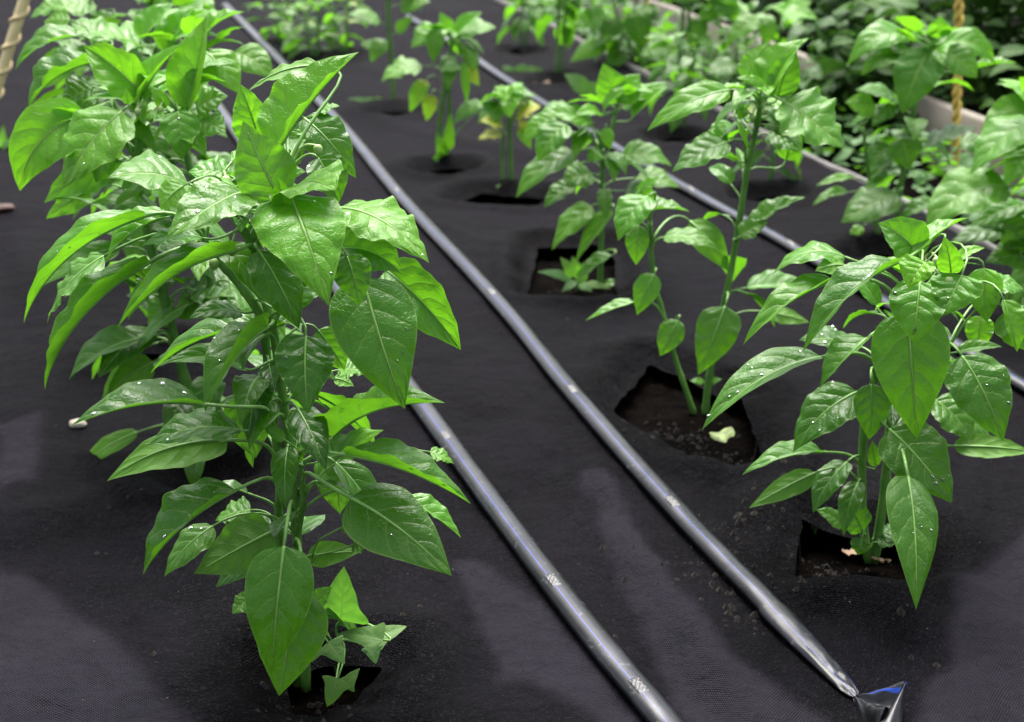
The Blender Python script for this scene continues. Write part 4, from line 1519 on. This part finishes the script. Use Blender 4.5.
def crumbs(name, label, spots, seed):
    rr = random.Random(seed)
    b = MB()
    for px, py, n, sp in spots:
        c = ground(px, py)
        for _ in range(n):
            x, y = c.x + rr.gauss(0, sp), c.y + rr.gauss(0, sp)
            b_r = .0006 + .0042 * rr.random() ** 4
            b.faces([(x + math.cos(a) * b_r * rr.uniform(.7, 1.2), y + math.sin(a) * b_r * rr.uniform(.7, 1.2), k * 0) for k in range(1) for a in (0, 1.26, 2.5, 3.8, 5)] +
                    [(x, y, b_r * rr.uniform(.8, 1.4))], [(0, 1, 5), (1, 2, 5), (2, 3, 5), (3, 4, 5), (4, 0, 5)])
    V = np.concatenate(b.v)
    z = height(V[:, :2])
    Pn = V[:, :2]
    inn = np.zeros(len(V), bool)
    for h in HOLES[:5]: inn |= inside(Pn, h)
    z[inn] = soil_z(Pn[inn]) if inn.any() else z[inn]
    V[:, 2] += z
    b.v = [V]
    return tag(b.build(name, M_CRUMB, smooth=False), label, 'soil', kind='stuff')


M_CRUMB = plain('soil_crumb', (0.009, 0.0052, 0.0034), 0.95, 0.6, 500)
crumbs('soil_crumbs', 'brown crumbs of soil spilled on the black fabric', [
    (735, 535, 110, .03), (760, 600, 60, .03), (720, 580, 70, .02), (745, 620, 50, .012), (690, 560, 40, .02), (830, 545, 90, .022), (860, 555, 60, .02),
    (730, 440, 80, .02), (690, 420, 60, .03), (830, 330, 20, .03), (400, 630, 25, .03), (300, 700, 50, .03), (560, 330, 40, .05), (470, 300, 30, .06),
    (680, 420, 120, .03), (720, 435, 120, .03), (835, 558, 90, .02), (890, 560, 60, .02), (335, 675, 60, .02), (570, 275, 60, .03), (640, 430, 40, .04), (180, 500, 40, .06), (60, 560, 20, .08), (950, 640, 26, .06), (780, 480, 40, .04), (620, 560, 30, .05), (520, 640, 20, .06)], 5)

# ================================================================== outer edge: strip of low weeds, board, bricks, shrubs
n0 = Vector((EDGE_D.y, -EDGE_D.x))
if n0.x < 0: n0 = -n0


def edge_pt(u, v):
    """u metres along the fabric edge (from its far end towards the camera), v metres beyond it"""
    p = EDGE_A + EDGE_D * u + n0 * v
    return Vector((p.x, p.y, -.03))


def leafy(b, rr, c, size, tilt=.9, az=None):
    """one small leaf of ten faces"""
    a = rr.uniform(0, 6.28) if az is None else az
    out = Vector((math.cos(a), math.sin(a), rr.uniform(-.6, .5))).normalized()
    nrm = (UP * tilt + Vector((rr.uniform(-.6, .6), rr.uniform(-.6, .6), 0)) - out * .1)
    blade(b, Vector(c), Vector(c) + out * size, size * rr.uniform(.5, .8), nrm, 5, 4, bend=rr.uniform(.05, .2), quilt=0, seed=rr.randrange(10 ** 6), wave=.05)


rr = random.Random(4)
b = MB()
for i in range(2300):
    u, v = rr.uniform(-0.8, 3.9), abs(rr.gauss(.16, .10)) + .02
    c = edge_pt(u, v)
    leafy(b, rr, (c.x, c.y, c.z + rr.uniform(0, .10)), rr.uniform(.014, .045))
tone = np.zeros(0)
o = b.build('low_weeds', [M_WEED], None, attrs={'tone': .45, 'yel': 0.0})
tag(o, 'low green weeds growing between the pale strip and the board', 'weeds', kind='stuff')

BOARD_V = 0.31
b = MB()
h0, th = .10, .03
u0, u1 = -1.6, 4.6
rows = []
for i in range(61):
    u = u0 + (u1 - u0) * i / 60
    w = .006 * noise.noise((u * 2, 0, 0))
    q = [(0, -.04), (0, h0 - .006), (.006, h0), (th - .006, h0), (th, h0 - .006), (th, -.04)]
    rows.append([list(edge_pt(u, BOARD_V + w + a) + UP * (z + .03 + w)) for a, z in q])
b.grid(np.array(rows), None, 0)
tag(b.build('board_wall', M_BOARD), 'long low pale board along the back of the bed, partly hidden by weeds', 'board wall')

for k, (px, py, Yd, lab) in enumerate([(940, 112, 0, 'red brick lying behind the board, left of the yellow rope'),
                                       (962, 104, 0, 'red brick lying behind the board, right of the yellow rope')]):
    pass


def shrub(u, v, rad, hgt, n, seed, label, size=(.05, .10), tone=(.1, .6)):
    rr = random.Random(seed)
    c = edge_pt(u, v)
    root = tag(empty('shrub', c), label, 'shrub', 'shrubs behind the board')
    st = MB()
    lv = MB()
    tones = []
    for k in range(9):
        a = rr.uniform(0, 6.28)
        tip = Vector((math.cos(a) * rad * rr.uniform(.3, .95), math.sin(a) * rad * rr.uniform(.3, .95), hgt * rr.uniform(.55, 1.0)))
        pts = smooth_path([Vector((rr.uniform(-.03, .03), rr.uniform(-.03, .03), 0)), tip * .45 + UP * .06, tip], 5)
        st.tube(pts, [.006 - .004 * i / len(pts) for i in range(len(pts))], 6, 0)
        for _ in range(n // 9):
            i = rr.randint(2, len(pts) - 1)
            q = pts[i] + Vector((rr.gauss(0, .09), rr.gauss(0, .09), rr.gauss(0, .06)))
            if q.z < .01: q.z = rr.uniform(.01, .08)
            m = lv.n
            leafy(lv, rr, q, rr.uniform(*size), .8)
            tones += [rr.uniform(*tone)] * (lv.n - m)
    st.build('branches', M_STEM, root)
    lv.build('foliage', [M_SHRUB], root, attrs={'tone': np.array(tones), 'yel': 0.0})
    return root


SH = [(-.9, .75, .30, .55, 'dark leafy shrub behind the board at the far end of the bed'),
      (-.2, .80, .32, .50, 'dark leafy shrub behind the board, over the tall two dark stemmed plant'),
      (.5, .78, .30, .46, 'dark leafy shrub behind the board, over the pale glossy topped plant'),
      (1.1, .85, .34, .50, 'deep green shrub behind the board at the open stretch of board'),
      (1.75, .82, .32, .46, 'deep green shrub just left of the yellow rope behind the board'),
      (2.35, .84, .34, .52, 'deep green shrub right of the yellow rope behind the board'),
      (2.95, .80, .34, .5, 'deep green shrub behind the board at the right edge'),
      (.1, 1.45, .42, .75, 'tall shaded shrub in the second rank, far end'),
      (1.0, 1.5, .42, .75, 'tall shaded shrub in the second rank, middle'),
      (1.9, 1.5, .42, .75, 'tall shaded shrub in the second rank, behind the yellow rope'),
      (2.8, 1.5, .42, .8, 'tall shaded shrub in the second rank, right end')]
SH += [(2.55, .34, .13, .24, 'low bushy shrub growing against the near face of the board at the right edge')]
for k, (u, v, r_, h_, lab) in enumerate(SH):
    shrub(u, v - .02, r_, h_, 520, 100 + k, lab)


# ropes
def twisted(name, p0, p1, r, mat, label, cat, pitch, strands=2, core=None):
    p0, p1 = Vector(p0), Vector(p1)
    d = (p1 - p0)
    Ln = d.length
    d.normalize()
    x = d.orthogonal().normalized()
    y = d.cross(x)
    root = tag(empty(name, p0), label, cat)
    n = int(Ln / pitch * 12)
    for s in range(strands):
        pts = []
        for i in range(n + 1):
            f = i / n
            a = 2 * math.pi * (f * Ln / pitch + s / strands)
            q = r * (0.62 if not core else 1.0)
            pts.append(d * (f * Ln) + (x * math.cos(a) + y * math.sin(a)) * q)
        b = MB()
        b.tube(pts, r * (.62 if not core else .34), 7, 0)
        b.build('strand' if not core else 'cord', mat, root)
    if core:
        b = MB()
        b.tube([Vector((0, 0, 0)) + d * (Ln * i / 20) for i in range(21)], r * .9, 10, 0)
        b.build('stake', core, root)
    return root


M_STAKE = plain('cream_stake', (0.86, 0.70, 0.36), 0.55, 0.12, 25, 0.15)
gr = ground(955, 184, -.03)
twisted('yellow_rope', gr, at(965, -260, gr.y), .0085, M_ROPE, 'twisted yellow rope hanging upright in front of the dark shrubs on the right', 'rope', .05)
gr = ground(646, 70, -.03)
twisted('yellow_rope', gr, at(648, -200, gr.y), .008, M_ROPE, 'thin yellow rope hanging upright among the plants at the top, left of two dark stems', 'rope', .05)
gl = ground(-46, 205, 0)
twisted('corded_stake', (gl.x, gl.y, -.03), at(52, -90, gl.y), .011, M_CREAM, 'slanting cream stake wound with cord at the top left corner', 'stake', .055, 1, M_STAKE)
